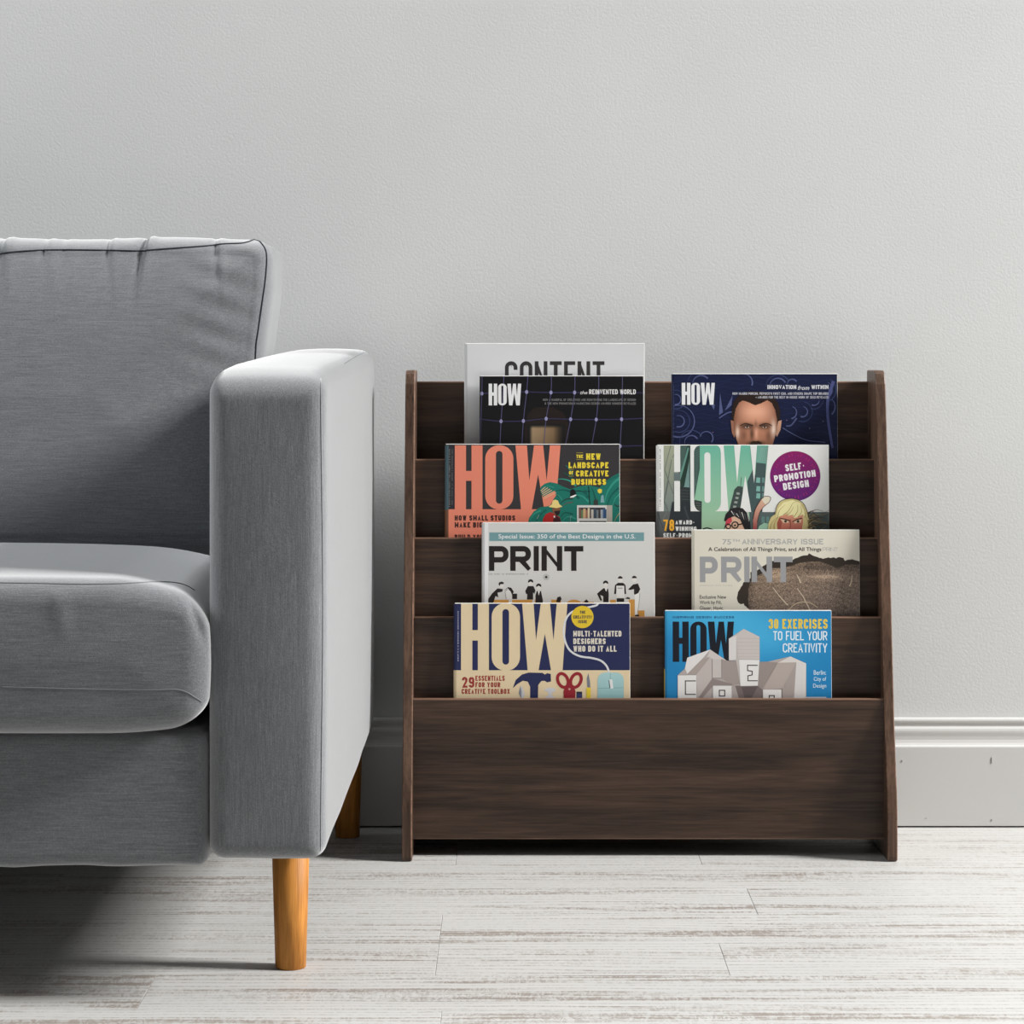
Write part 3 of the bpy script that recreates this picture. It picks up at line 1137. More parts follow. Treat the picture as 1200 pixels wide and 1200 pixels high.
    def how(self, x0, y0, x1, y1, col, grad=None):
        """the tall condensed three-letter masthead"""
        def X(v):
            return x0 + v * (x1 - x0)

        def Y(v):
            return y0 + v * (y1 - y0)

        def pg(pts):
            self.poly([(X(a), Y(b)) for a, b in pts], col, grad)
        pg([(0, 0), (.106, 0), (.106, .40), (.158, .40), (.158, 0), (.262, 0), (.262, 1), (.158, 1), (.158, .555), (.106, .555), (.106, 1), (0, 1)])
        ar = (x1 - x0) / (y1 - y0)
        for sg in (0, 1):
            o = []
            a, b, r = .288, .554, .125
            o += [(a + r - r * math.cos(t_), (r - r * math.sin(t_)) * ar) for t_ in np.linspace(0, math.pi / 2, 9)]
            o += [(b - r + r * math.sin(t_), (r - r * math.cos(t_)) * ar) for t_ in np.linspace(0, math.pi / 2, 9)]
            i_ = []
            a2, b2 = .389, .451
            r2 = (b2 - a2) / 2
            i_ += [(a2 + r2 - r2 * math.cos(t_), .088 + (r2 - r2 * math.sin(t_)) * ar) for t_ in np.linspace(0, math.pi / 2, 9)]
            i_ += [(b2 - r2 + r2 * math.sin(t_), .088 + (r2 - r2 * math.cos(t_)) * ar) for t_ in np.linspace(0, math.pi / 2, 9)]
            full = [(o[0][0], .5)] + o + [(o[-1][0], .5)] + [(i_[-1][0], .5)] + i_[::-1] + [(i_[0][0], .5)]
            if sg:
                full = [(p[0], 1 - p[1]) for p in full]
            pg(full)
        pg([(.574, 0), (.682, 0), (.705, .55), (.750, 0), (.836, 0), (.869, .55), (.900, 0), (1, 0), (.954, 1), (.846, 1), (.788, .455), (.728, 1), (.626, 1)])

    def dots(self, x, y0, y1, w, col, seed):
        """column of tiny, unreadable type running down the spine edge"""
        rs = np.random.RandomState(seed)
        y = y0
        while y < y1:
            l_ = rs.uniform(2.0, 5.0)
            if rs.rand() > 0.14:
                self.rect(x - w / 2 + rs.uniform(-.6, .6), y, x + w / 2 + rs.uniform(-.6, .6), y + l_, col)
            y += l_ + rs.uniform(2.2, 3.6)

    def dashes(self, x0, x1, y, h, col, seed):
        """row of type too small to read"""
        rs = np.random.RandomState(seed)
        x = x0
        while x < x1:
            w_ = rs.uniform(2.0, 6.0)
            if rs.rand() > 0.12:
                self.rect(x, y - h / 2, x + w_, y + h / 2, col)
            x += w_ + rs.uniform(2.5, 4.0)


def make_magazine(x0, x1, top, row, y_bot, T, lean, label, base, draw, spine=None, spine_split=None):
    a = math.radians(lean)
    zb = FLOORZ[row] + T * math.sin(a) + 0.0002
    # top of the cover seen at row `top`: solve for height and the depth there
    H = 0.27
    for _ in range(4):
        yt = y_bot + H * math.sin(a)
        s = yt / FPX
        H = (EYE - (top - HY) * s - zb) / math.cos(a)
    W = (x1 - x0) * s
    root = empty('magazine', ((x0 - HX) * s, y_bot, zb))
    root.rotation_euler = (-a, 0, 0)
    tag(root, label, 'magazine', 'magazines in the walnut rack')
    brk = [(0.0, 0.0016), (0.0011, 0.0005), (0.0036, 0.0)]
    cv = Cover(x0, x1, top, s, W, H, brk)
    c0 = ink(base)
    cv.emit([(0, 0, c0), (W, 0, c0), (W, H, c0), (0, H, c0)], 0)
    draw(cv)
    # spine and back sheet
    V, F, C = cv.V, cv.F, cv.C
    sp = ink(spine or base)
    sp2 = ink(spine_split[1]) if spine_split else sp
    zs = H - (spine_split[0] - top) * s if spine_split else 0.0

    def quad(pts, c):
        i0 = len(V)
        for p in pts:
            V.append(p)
            C.append(c)
        F.append((i0, i0 + 1, i0 + 2, i0 + 3))
    for za, zc, c in (((zs, H, sp), (0.0, zs, sp2)) if spine_split else ((0.0, H, sp),)):
        quad([(0, T - 0.001, za), (0, 0.0016, za), (0, 0.0016, zc), (0, T - 0.001, zc)], c)
        quad([(0.001, T, za), (0, T - 0.001, za), (0, T - 0.001, zc), (0.001, T, zc)], c)
    quad([(W, T, 0), (0.001, T, 0), (0.001, T, H), (W, T, H)], c0)
    me_ = mesh_from(V, F, 'cover')
    at = me_.attributes.new('ink', 'FLOAT_COLOR', 'POINT')
    at.data.foreach_set('color', np.array([list(c) + [1.0] for c in C], dtype=np.float32).ravel())
    link('cover', me_, M_PRINT, root)
    link('pages', box_mesh((0.0016, 0.0006, 0.0004), (W + 0.0003, T - 0.0004, H + 0.0009), 0.0003, 1, 'pages'), M_PAGE, root)
    return root


WHITE = (226, 226, 223)


# ---- top tier
def draw_content(c):
    c.crop(500, 390, 4.286)
    c.rect(187, 58, 206, 620, (196, 197, 197))
    c.caps('CONTENT', 393, 143, 893, 292, 19, (52, 50, 50), k=6)


def draw_net(c):
    c.crop(560, 435, 6.0)
    net, knot = (50, 48, 78), (140, 138, 174)
    hair = (34, 26, 24)

    def face(x, y):
        fx = min(1, max(0, (x - 362) / 22)) * min(1, max(0, (600 - x) / 70))
        fy = min(1, max(0, (y - 378) / 24))
        f = fx * fy
        return tuple(24 + f * (v - 24) for v in (158 - (x - 375) * 0.22, 134 - (x - 375) * 0.22, 104 - (x - 375) * 0.2))
    c.poly([(330, 400), (350, 300), (400, 255), (520, 250), (600, 290), (640, 380), (640, 560), (330, 560)], hair)
    c.grid(350, 372, 612, 545, 44, 30, face)
    for row in ([(-10, 160), (28, 157), (175, 150), (343, 146), (514, 150), (680, 150), (848, 150), (1015, 151), (1180, 152)],
                [(-10, 330), (60, 342), (163, 352), (320, 350), (480, 334), (652, 338), (832, 340), (1010, 338), (1180, 330)],
                [(900, 530), (1000, 527), (1180, 522)]):
        c.line(catmull(row, 4), 7, net)
    for col in ([(30, 20), (28, 157), (22, 330), (14, 540)], [(183, 20), (178, 150), (163, 352), (155, 540)], [(352, 20), (343, 146), (320, 350), (308, 560)],
                [(516, 20), (514, 150), (480, 334), (460, 560)], [(682, 20), (680, 150), (652, 338), (606, 560)], [(850, 20), (848, 150), (832, 340), (792, 560)],
                [(1017, 20), (1015, 151), (1010, 338), (997, 560)]):
        c.line(catmull(col, 4), 5, (80, 78, 112))
    for x, y in ((28, 157), (343, 146), (514, 150), (680, 150), (848, 150), (1015, 151), (163, 352), (320, 350), (480, 334), (652, 338), (832, 340), (1010, 338), (1000, 527)):
        c.disc(x, y, 11, knot, 14, 14)
    c.how(76, 88, 305, 240, (222, 222, 222))
    c.text('the', 720, 138, 770, 162, (205, 203, 200), 0.01, 0.3)
    c.caps('REINVENTED WORLD', 782, 128, 1110, 162, 6.2, (222, 220, 218))
    c.caps('HOW A HANDFUL OF CREATIVES ARE REINVENTING THE LANDSCAPE OF DESIGN', 458, 193, 1110, 209, 2.6, (120, 118, 118), k=2)
    c.caps('& THE HOW PROMOTION & MARKETING DESIGN AWARDS WINNERS REVEALED', 470, 219, 1110, 235, 2.6, (120, 118, 118), k=2)


def draw_waves(c):
    c.crop(785, 435, 6.0)
    wv, wv2 = (80, 88, 128), (54, 64, 102)
    # engraved waves
    for j in range(15):
        y = 60 + j * 34
        pts = [(x, y + 9 * math.sin(x / 26.0 + j * 1.3) + 12 * math.sin(x / 140.0 + j)) for x in range(20, 1190, 12)]
        c.line(pts, 3.2, (34, 43, 80))
    for cx, cy, rs_, a0, a1 in ((60, 352, (40, 78, 112), -110, 110), (150, 500, (48, 84), 170, 330), (255, 470, (46,), 190, 400), (40, 200, (36, 66), -100, 100), (220, 90, (60, 95), 180, 320),
                                (930, 285, (36, 70), -80, 110), (845, 290, (44,), -70, 80), (760, 110, (60, 85), 180, 330), (520, 80, (60,), 270, 380), (1010, 200, (40, 66), 10, 110), (1080, 130, (60, 88), -60, 60),
                                (1090, 250, (70,), -50, 50), (860, 90, (34,), 180, 330)):
        for q, r in enumerate(rs_):
            c.line(arc(cx, cy, r, a0, a1, 16), 11 if q % 2 == 0 else 8, wv if q % 2 == 0 else wv2, taper=(0.35, 1.0))
    c.line(catmull([(345, 330), (400, 295), (440, 285)], 6), 8, wv)
    c.poly([(352, 150), (372, 290), (344, 310)], wv)
    c.poly([(440, 170), (432, 240), (384, 278)], wv)
    c.poly([(290, 240), (316, 235), (308, 272)], wv)
    c.line(catmull([(1150, 70), (1110, 200), (1110, 340), (1140, 540)], 6), 20, (72, 78, 124), taper=(1.2, 0.8))
    c.line(catmull([(790, 398), (860, 440), (960, 485), (1090, 500)], 6), 7, wv)
    c.line(catmull([(890, 330), (850, 380), (815, 385)], 6), 10, wv)
    for x, y in ((980, 402), (1075, 352), (820, 345), (690, 250), (300, 430)):
        c.disc(x, y, 4, (120, 100, 130), 4, 8)
    # the man's head
    skin, dark, lite = (188, 130, 102), (92, 56, 42), (236, 210, 192)
    c.poly([(438, 372), (432, 300), (446, 220), (484, 168), (556, 142), (640, 142), (712, 164), (758, 218), (776, 290), (768, 380), (740, 420), (470, 420)], (40, 28, 24))
    c.poly([(426, 344), (446, 350), (458, 440), (452, 470), (434, 432)], (150, 104, 84))
    c.poly([(784, 344), (760, 352), (742, 440), (750, 462), (776, 410)], (196, 150, 126))

    def headskin(x, y):
        dx = (x - 602) / 150.0
        f = max(0.0, 1 - abs(dx) ** 2.2)
        mid = math.exp(-((y - 285) / 62.0) ** 2)
        b = [dark[k] + (skin[k] - dark[k]) * (0.35 + 0.65 * f) for k in range(3)]
        b = [v + 36 * mid * f for v in b]
        e = math.exp(-((x - 726) / 20.0) ** 2) * math.exp(-((y - 405) / 60.0) ** 2) + 0.9 * math.exp(-((x - 474) / 15.0) ** 2) * math.exp(-((y - 430) / 50.0) ** 2)
        b = [b[k] + (lite[k] - b[k]) * min(1, e) for k in range(3)]
        # eye sockets, nose side, cheeks
        for ex, ey, rx, ry, d in ((540, 386, 42, 20, .62), (662, 386, 42, 20, .60), (574, 440, 14, 46, .45), (602, 508, 58, 16, .72), (520, 450, 18, 36, .22), (690, 455, 16, 36, .2), (602, 370, 10, 24, .25)):
            g_ = math.exp(-((x - ex) / rx) ** 2 - ((y - ey) / ry) ** 2)
            b = [v * (1 - d * g_) for v in b]
        nz = math.exp(-((x - 606) / 12.0) ** 2) * math.exp(-((y - 440) / 45.0) ** 2)
        b = [v + 34 * nz for v in b]
        return b
    facepts = [(446, 340), (462, 262), (486, 222), (512, 206), (560, 222), (598, 240), (640, 226), (684, 204), (716, 226), (738, 272), (752, 340), (750, 420), (734, 470), (716, 530), (482, 530), (464, 470), (450, 420)]

    def inpoly(x, y, pp=facepts):
        r = False
        for (xa, ya), (xb, yb) in zip(pp, pp[1:] + pp[:1]):
            if (ya > y) != (yb > y) and x < (xb - xa) * (y - ya) / (yb - ya) + xa:
                r = not r
        return r
    c.grid(440, 200, 760, 530, 80, 82, headskin, inpoly)
    c.line(catmull([(492, 384), (530, 368), (582, 384)], 5), 11, (58, 38, 32), taper=(0.5, 1))
    c.line(catmull([(628, 384), (676, 368), (716, 384)], 5), 11, (58, 38, 32), taper=(1, 0.5))
    for ex in (541, 664):
        c.disc(ex, 394, 15, (196, 172, 158), 6, 12)
        c.disc(ex, 393, 7, (40, 34, 34), 6.5, 12)
    c.poly([(566, 500), (586, 490), (602, 494), (618, 489), (640, 500), (648, 530), (556, 530)], (54, 38, 32))
    c.how(83, 82, 316, 236, (224, 224, 226))
    c.caps('INNOVATION', 686, 97, 888, 126, 6.4, (220, 220, 224))
    c.text('from', 898, 102, 980, 132, (212, 212, 218), 0.01, 0.3)
    c.caps('WITHIN', 994, 97, 1114, 126, 6.4, (220, 220, 224))
    c.caps("HOW MAURO PORCINI, PEPSICO'S FIRST CDO, AND OTHERS SHAPE TOP BRANDS", 440, 149, 1114, 166, 2.9, (196, 196, 204), k=2)
    c.caps('+ AWARDS FOR THE BEST IN-HOUSE WORK OF 2013 REVEALED', 602, 175, 1114, 192, 2.9, (190, 190, 198), k=2)
    c.dots(26, 80, 500, 4, (90, 96, 130), 3)


# ---- second tier
def draw_coral(c):
    c.crop(510, 510, 5.217)
    dk, co = (54, 52, 54), (224, 132, 108)
    c.rect(58, 62, 82, 455, (74, 98, 106))
    c.rect(58, 455, 82, 660, (120, 82, 60))
    c.rect(82, 62, 122, 455, (44, 44, 50))
    c.rect(82, 452, 1140, 900, co)
    c.dots(88, 85, 440, 4, (150, 148, 140), 5)
    c.dots(104, 85, 425, 4, (128, 126, 124), 6)
    c.how(120, 62, 766, 452, co)
    c.crop(620, 520, 10.91)
    g1, g2, g3, g4 = (28, 112, 98), (18, 82, 74), (52, 142, 124), (42, 62, 62)
    # jungle
    c.poly([(140, 590), (155, 545), (205, 508), (270, 490), (350, 505), (430, 545), (520, 580), (640, 545), (760, 530), (900, 560), (980, 480), (1060, 420), (1165, 365), (1165, 1200),
            (-60, 1200), (0, 950), (60, 862), (140, 812), (250, 795), (330, 720), (190, 700), (160, 650)], g1)
    c.poly([(170, 690), (330, 600), (345, 660), (300, 720), (270, 790), (185, 792)], co)
    for k in range(6):
        c.line([(150 + k * 8, 600 + k * 20), (215 + k * 26, 545 + k * 16)], 9, (222, 176, 140))
    for pts, w, col in (([(360, 455), (440, 452), (530, 480), (600, 540)], 28, g3), ([(470, 275), (520, 330), (560, 400)], 30, g1), ([(440, 370), (500, 400), (560, 460)], 26, g2),
                        ([(350, 600), (440, 590), (540, 620), (640, 700)], 30, g2), ([(400, 760), (470, 710), (560, 700)], 24, g4), ([(410, 800), (480, 760), (560, 745)], 16, (96, 84, 80)),
                        ([(590, 650), (680, 670), (760, 740)], 26, g3), ([(620, 590), (700, 620), (770, 690)], 16, g2), ([(960, 760), (1000, 620), (1080, 500), (1160, 440)], 34, g3),
                        ([(1000, 780), (1050, 660), (1150, 560)], 24, g2), ([(950, 560), (1020, 470), (1150, 400)], 22, (24, 96, 88)), ([(1060, 800), (1100, 700), (1160, 640)], 22, g3),
                        ([(800, 560), (830, 640), (860, 760)], 26, g2), ([(700, 560), (730, 620), (740, 700)], 18, (24, 96, 88)), ([(10, 980), (60, 900), (150, 850)], 22, g3),
                        ([(90, 1000), (130, 920), (220, 840)], 18, g2), ([(400, 930), (460, 880), (560, 900)], 26, g2), ([(420, 990), (500, 930), (600, 960)], 20, g3),
                        ([(330, 640), (380, 660), (420, 720)], 16, g3), ([(180, 560), (240, 540), (320, 560)], 14, g3), ([(1080, 900), (1120, 850), (1165, 830)], 20, (24, 96, 88)),
                        ([(1085, 1000), (1120, 930), (1160, 880)], 14, (150, 130, 100)), ([(1090, 770), (1130, 800), (1165, 790)], 24, g4)):
        c.line(catmull(pts, 6), w, col, taper=(0.3, 1.0))
    c.line([(100, 960), (128, 905)], 10, (120, 150, 140))
    # lamp
    c.line(catmull([(590, 602), (690, 608), (790, 606)], 4), 7, (34, 40, 44))
    c.line([(760, 540), (778, 780)], 9, (30, 36, 40))
    c.poly([(530, 590), (560, 575), (590, 600), (604, 640), (522, 678)], (26, 26, 30))
    c.poly([(522, 690), (530, 672), (596, 648), (606, 660), (566, 686)], (226, 226, 220))
    # flower in a vase
    c.line([(900, 560), (905, 620), (935, 680)], 6, (30, 84, 70))
    c.poly([(872, 590), (900, 572), (932, 585), (928, 625), (900, 636), (880, 620)], (218, 196, 70))
    c.poly([(922, 660), (950, 656), (958, 750), (912, 750)], (122, 160, 164))
    c.poly([(828, 715), (878, 712), (884, 788), (822, 788)], (56, 58, 56))
    # bookshelf
    c.rect(612, 785, 992, 1100, (206, 204, 200))
    c.rect(992, 785, 1062, 1100, (168, 160, 150))
    c.rect(634, 815, 972, 952, (52, 50, 54))
    x = 638
    for w, h, col in ((26, 10, (120, 84, 74)), (22, 30, (96, 130, 90)), (34, 14, (196, 160, 120)), (20, 34, (150, 100, 84)), (26, 6, (206, 190, 160)), (14, 20, (70, 66, 70)), (30, 24, (190, 180, 170)),
                      (34, 10, (58, 72, 86)), (26, 30, (110, 120, 124)), (22, 12, (64, 48, 48)), (30, 26, (150, 160, 170)), (18, 8, (60, 90, 130)), (24, 20, (44, 74, 110))):
        c.rect(x, 815 + h, x + w, 952, col)
        x += w + 2
    c.rect(640, 985, 986, 1100, (38, 34, 36))
    # reader in a straw hat
    c.poly([(160, 1100), (178, 960), (210, 900), (270, 872), (330, 900), (390, 935), (412, 1010), (420, 1100)], (170, 42, 40))
    c.poly([(300, 1100), (310, 960), (350, 920), (392, 950), (410, 1010), (420, 1100)], (64, 34, 38))
    c.poly([(298, 812), (390, 806), (398, 850), (380, 905), (330, 915), (300, 880)], (128, 84, 60))
    c.poly([(318, 862), (398, 850), (388, 900), (350, 922)], (40, 30, 30))
    c.poly([(310, 925), (324, 915), (336, 940), (318, 944)], (226, 224, 220))
    c.poly([(248, 806), (290, 775), (300, 735), (330, 712), (368, 725), (388, 775), (426, 802), (352, 822)], (228, 206, 130))
    c.line([(525, 990), (528, 930), (548, 920)], 9, (110, 140, 134))
    ye = (230, 206, 62)
    c.caps('THE', 604, 140, 690, 184, 11, ye)
    c.rect(604, 112, 690, 120, (150, 138, 60))
    c.rect(604, 198, 690, 206, (150, 138, 60))
    c.caps('NEW', 730, 124, 916, 204, 21, ye)
    c.caps('LANDSCAPE', 505, 236, 1014, 312, 21, ye)
    c.caps('OF', 510, 348, 566, 394, 11, ye)
    c.rect(505, 324, 572, 331, (150, 138, 60))
    c.rect(505, 410, 572, 417, (150, 138, 60))
    c.caps('CREATIVE', 598, 342, 1014, 418, 21, ye)
    c.caps('BUSINESS', 540, 449, 984, 525, 21, ye)
    c.crop(510, 510, 5.217)
    c.caps('HOW SMALL STUDIOS', 120, 489, 489, 521, 8.2, (60, 38, 36))
    c.caps('MAKE BIG WORK', 120, 531, 404, 564, 8.2, (60, 38, 36))
    c.caps('BUILD YOUR BRAND', 120, 606, 440, 640, 8.2, (60, 38, 36))


def draw_city(c):
    c.crop(765, 520, 10.91)
    W_ = (222, 222, 219)
    # printed street scene
    c.rect(40, 10, 2300, 1500, (118, 182, 158), ((104, 174, 152), (172, 196, 160)))
    c.rect(130, 10, 360, 870, (150, 154, 132), ((158, 162, 138), (112, 124, 122)))
    for a, b in (((230, 20), (150, 330)), ((150, 330), (260, 640)), ((240, 200), (150, 700)), ((200, 480), (140, 760)), ((330, 20), (250, 180)), ((150, 740), (230, 960))):
        c.line([a, b], 8, (96, 104, 98))
    c.rect(350, 10, 482, 900, (112, 140, 138), ((104, 132, 122), (120, 150, 152)))
    c.poly([(360, 20), (440, 20), (370, 420), (330, 560), (330, 300)], (70, 92, 86))
    c.poly([(440, 20), (475, 20), (470, 180), (400, 545), (350, 560), (350, 440)], (38, 58, 50))
    c.poly([(448, 40), (464, 60), (392, 330), (350, 470), (350, 380)], (96, 140, 128))
    c.poly([(345, 545), (470, 560), (470, 900), (340, 900)], (46, 52, 54))
    for k in range(6):
        c.line([(355, 590 + k * 40), (460, 600 + k * 38)], 6, (76, 80, 78))
    c.poly([(270, 375), (350, 375), (350, 470), (270, 470)], (98, 112, 112))
    c.poly([(480, 10), (600, 10), (600, 320), (530, 700), (480, 700)], (66, 88, 84))
    for k in range(16):
        c.line([(530, 60 + k * 34), (600 - k * 3, 40 + k * 30)], 4, (98, 122, 112))
    c.poly([(530, 715), (625, 735), (618, 1120), (500, 1120), (500, 860)], (54, 62, 62))
    for k in range(5):
        c.line([(545, 755 + k * 30), (615, 765 + k * 28)], 5, (112, 116, 108))
    c.rect(40, 862, 250, 1300, (82, 88, 90), ((96, 100, 98), (64, 68, 72)))
    c.line([(60, 880), (130, 1080)], 8, (58, 62, 64))
    c.line([(170, 880), (110, 1000)], 8, (112, 116, 114))
    c.poly([(250, 740), (200, 1000), (150, 1300), (620, 1300), (620, 862), (480, 862), (470, 740)], (44, 48, 52))
    c.line([(400, 800), (470, 1020)], 22, (62, 66, 68))
    c.poly([(1040, 585), (1085, 540), (1150, 550), (1150, 640), (1110, 840), (1000, 960), (900, 1100), (960, 900)], (60, 72, 70))
    c.line([(1130, 430), (1120, 550)], 7, (60, 84, 76))
    for k in range(4):
        c.poly([(1070 - k * 14, 620 + k * 56), (1110 - k * 14, 625 + k * 56), (1104 - k * 14, 652 + k * 56), (1064 - k * 14, 646 + k * 56)], (150, 156, 150))
    c.crop(870, 520, 10.91)
    c.poly([(175, 240), (300, 255), (275, 660), (262, 1130), (100, 1130), (60, 480), (130, 330), (165, 400)], (66, 84, 84))
    c.poly([(190, 30), (330, 30), (300, 255), (175, 240)], (110, 160, 146))
    for k in range(5):
        c.line([(205 + k * 22, 230), (250 + k * 18, 50)], 5, (140, 172, 158))
    for yy in (430, 540, 630):
        c.poly([(180, yy), (226, yy + 4), (222, yy + 70), (172, yy + 66)], (122, 170, 160))
        c.poly([(250, yy), (282, yy + 4), (276, yy + 70), (246, yy + 66)], (96, 132, 128))
    c.rect(100, 872, 1130, 1300, (74, 88, 86), ((84, 98, 98), (66, 78, 76)))
    for k in range(4):
        c.rect(240 + k * 60, 930, 280 + k * 60, 1010, (92, 128, 122))
    c.poly([(180, 1130), (210, 1050), (270, 1010), (340, 1020), (360, 1130)], (150, 190, 164))
    # white paper round the letters
    c.crop(765, 520, 10.91)
    c.rect(40, 10, 138, 862, W_)
    c.rect(272, 10, 350, 360, W_)
    c.rect(272, 476, 346, 862, W_)
    c.poly([(480, 10), (600, 10)] + [(525 + 70 * (1 - math.sin(t_)), 25 + 90 * (1 - math.cos(t_))) for t_ in np.linspace(0, math.pi / 2, 7)] +
           [(525, 740)] + [(525 + 80 * (1 - math.cos(t_)), 740 + 122 * math.sin(t_)) for t_ in np.linspace(0, math.pi / 2, 7)] + [(480, 862)], W_)
    c.poly([(658, 145)] + [(697 - 39 * math.cos(t_), 147 - 37 * math.sin(t_)) for t_ in np.linspace(0.2, math.pi - 0.2, 8)] + [(736, 150), (736, 715)] +
           [(697 + 39 * math.cos(t_), 717 + 37 * math.sin(t_)) for t_ in np.linspace(0.2, math.pi - 0.2, 8)], W_)
    c.poly([(810, 10), (905, 10), (965, 862), (778, 862)] + [(868 - 90 * (1 - math.sin(t_)), 740 + 122 * math.cos(t_)) for t_ in np.linspace(0.1, math.pi / 2, 7)] +
           [(870, 110)] + [(868 - 60 * (1 - math.cos(t_)), 110 - 90 * math.sin(t_)) for t_ in np.linspace(0, math.pi / 2 - .1, 7)], W_)
    c.poly([(1038, 10), (1126, 10), (1076, 505)], W_)
    c.crop(870, 520, 10.91)
    c.poly([(35, 408), (110, 872), (-36, 872)], W_)
    c.poly([(98, 10), (188, 10), (148, 505)], W_)
    c.poly([(333, 10), (1150, 10), (1150, 872), (250, 872), (272, 660)], W_)
    # badge
    c.disc(673, 412, 322, (122, 30, 98), 318, 60, ((132, 28, 92), (92, 34, 112)))
    rs = np.random.RandomState(4)
    for k in range(44):
        a = math.radians(k * 360 / 44)
        r0, r1 = 240 + rs.uniform(0, 20), 268 + rs.uniform(0, 26)
        c.line([(673 + r0 * math.cos(a), 412 + r0 * math.sin(a)), (673 + r1 * math.cos(a), 412 + r1 * math.sin(a))], 10, (158, 44, 112) if k % 3 else (110, 40, 124))
    c.caps('SELF-', 546, 250, 796, 338, 24, (232, 228, 230), 8)
    c.caps('PROMOTION', 402, 369, 934, 455, 24, (232, 228, 230), 8)
    c.caps('DESIGN', 516, 482, 846, 572, 24, (232, 228, 230), 8)
    # raised arm
    c.poly([(130, 1130), (132, 960), (165, 830), (240, 710), (290, 672), (355, 684), (340, 742), (262, 810), (212, 890), (185, 1000), (175, 1130)], (196, 96, 80), ((214, 176, 150), (150, 54, 62)))
    c.poly([(240, 712), (290, 674), (354, 686), (340, 740), (290, 776)], (216, 208, 186))
    c.line(catmull([(132, 960), (165, 830), (240, 708), (290, 670), (356, 682), (340, 744), (262, 812), (212, 892), (186, 1000)], 4), 7, (72, 40, 40))
    # fair-haired head
    ol = (64, 48, 36)
    c.poly([(320, 1130), (330, 1010), (360, 940), (410, 900), (436, 800), (480, 740), (540, 712), (620, 700), (710, 718), (780, 772), (820, 860), (836, 940), (870, 1010), (900, 1130)], (206, 192, 136))
    c.poly([(446, 1130), (440, 1000), (468, 930), (560, 900), (700, 930), (768, 910), (770, 1000), (748, 1130)], (206, 128, 104), ((214, 150, 122), (170, 84, 76)))
    c.poly([(446, 1130), (438, 1010), (470, 940), (500, 1000), (480, 1130)], (160, 84, 70))
    c.poly([(430, 940), (450, 830), (520, 750), (640, 720), (740, 760), (800, 860), (806, 930), (760, 900), (700, 940), (640, 950), (650, 900), (560, 925), (590, 870), (500, 915)], (232, 224, 168))
    for pts in ([(520, 905), (590, 850), (640, 760), (690, 740)], [(560, 925), (620, 860), (650, 800)], [(640, 950), (700, 860), (700, 780)], [(700, 940), (750, 870), (740, 790)], [(440, 960), (470, 850), (540, 780)],
                [(800, 940), (790, 850), (740, 770)], [(350, 1090), (370, 1010), (430, 950)], [(400, 1100), (405, 1020), (440, 960)], [(850, 1100), (835, 1010), (810, 940)]):
        c.line(catmull(pts, 4), 8, (150, 130, 78), taper=(1, 0.3))
    c.line(catmull([(410, 905), (436, 800), (480, 738), (540, 710), (620, 698), (712, 716), (782, 770), (822, 860), (838, 940)], 4), 7, ol)
    for x0_, sg in ((480, 1), (640, -1)):
        c.poly([(x0_, 962), (x0_ + 60, 968), (x0_ + 118, 985), (x0_ + 100, 1010), (x0_ + 40, 1012)] if sg > 0 else [(x0_, 992), (x0_ + 50, 972), (x0_ + 112, 966), (x0_ + 100, 1004), (x0_ + 30, 1018)], (226, 190, 160))
        c.line([(x0_ - 2, 952), (x0_ + 60, 962), (x0_ + 122, 984)] if sg > 0 else [(x0_ - 4, 996), (x0_ + 50, 966), (x0_ + 118, 950)], 13, (72, 44, 34))
        c.disc(x0_ + 66, 990, 17, (54, 62, 48), 17, 14)
    c.line([(606, 960), (612, 1050), (590, 1100)], 8, (150, 80, 66))
    rs = np.random.RandomState(9)
    for k in range(16):
        y0_ = 880 + k * 15
        c.line(catmull([(835 + rs.uniform(-6, 20), y0_), (900 + rs.uniform(-20, 20), y0_ - 25 + rs.uniform(-30, 30)), (970 + rs.uniform(-20, 30), y0_ + rs.uniform(-50, 30)), (1050 + rs.uniform(-40, 70), y0_ + rs.uniform(-60, 50))], 5),
               13, ((116, 100, 74), (60, 52, 42), (150, 134, 100), (78, 68, 54))[k % 4], taper=(1.0, 0.2))
    # man in round glasses
    c.crop(755, 510, 5.217)
    c.poly([(488, 600), (500, 530), (530, 500), (575, 490), (610, 530), (640, 600)], (214, 176, 150))
    c.poly([(494, 548), (500, 512), (532, 500), (534, 526), (512, 552)], (196, 72, 84))
    c.poly([(486, 520), (496, 482), (520, 455), (560, 440), (600, 446), (630, 478), (645, 530), (650, 600), (622, 600), (600, 548), (584, 514), (550, 494), (512, 508), (494, 528)], (34, 32, 34))
    for k in range(7):
        c.line([(530 + k * 16, 462 + (k % 3) * 8), (548 + k * 15, 490 + k * 6)], 5, (90, 92, 92) if k % 2 else (206, 204, 200), taper=(1, .3))
    c.line(arc(553, 548, 19, 0, 360, 18)[:-1], 7, (34, 30, 32), True)
    c.line([(572, 546), (606, 538)], 7, (34, 30, 32))
    c.line(arc(512, 556, 14, 0, 360, 16)[:-1], 6, (34, 30, 32), True)
    c.disc(553, 550, 6, (40, 34, 34), 6, 10)
    c.line(catmull([(355, 574), (385, 566), (430, 582)], 4), 8, (44, 48, 46))
    # lines of type
    c.crop(765, 520, 10.91)
    c.caps('78', 132, 968, 270, 1112, 24, (228, 168, 52))
    c.caps('AWARD-', 286, 976, 532, 1030, 15, (226, 226, 224))
    c.caps('WINNING', 286, 1056, 556, 1112, 15, (226, 226, 224))
    c.caps('SELF-PROMOTION', 130, 1140, 700, 1200, 15, (226, 226, 224))
    c.crop(755, 510, 5.217)
    c.dots(97, 85, 440, 5, (96, 96, 98), 12)


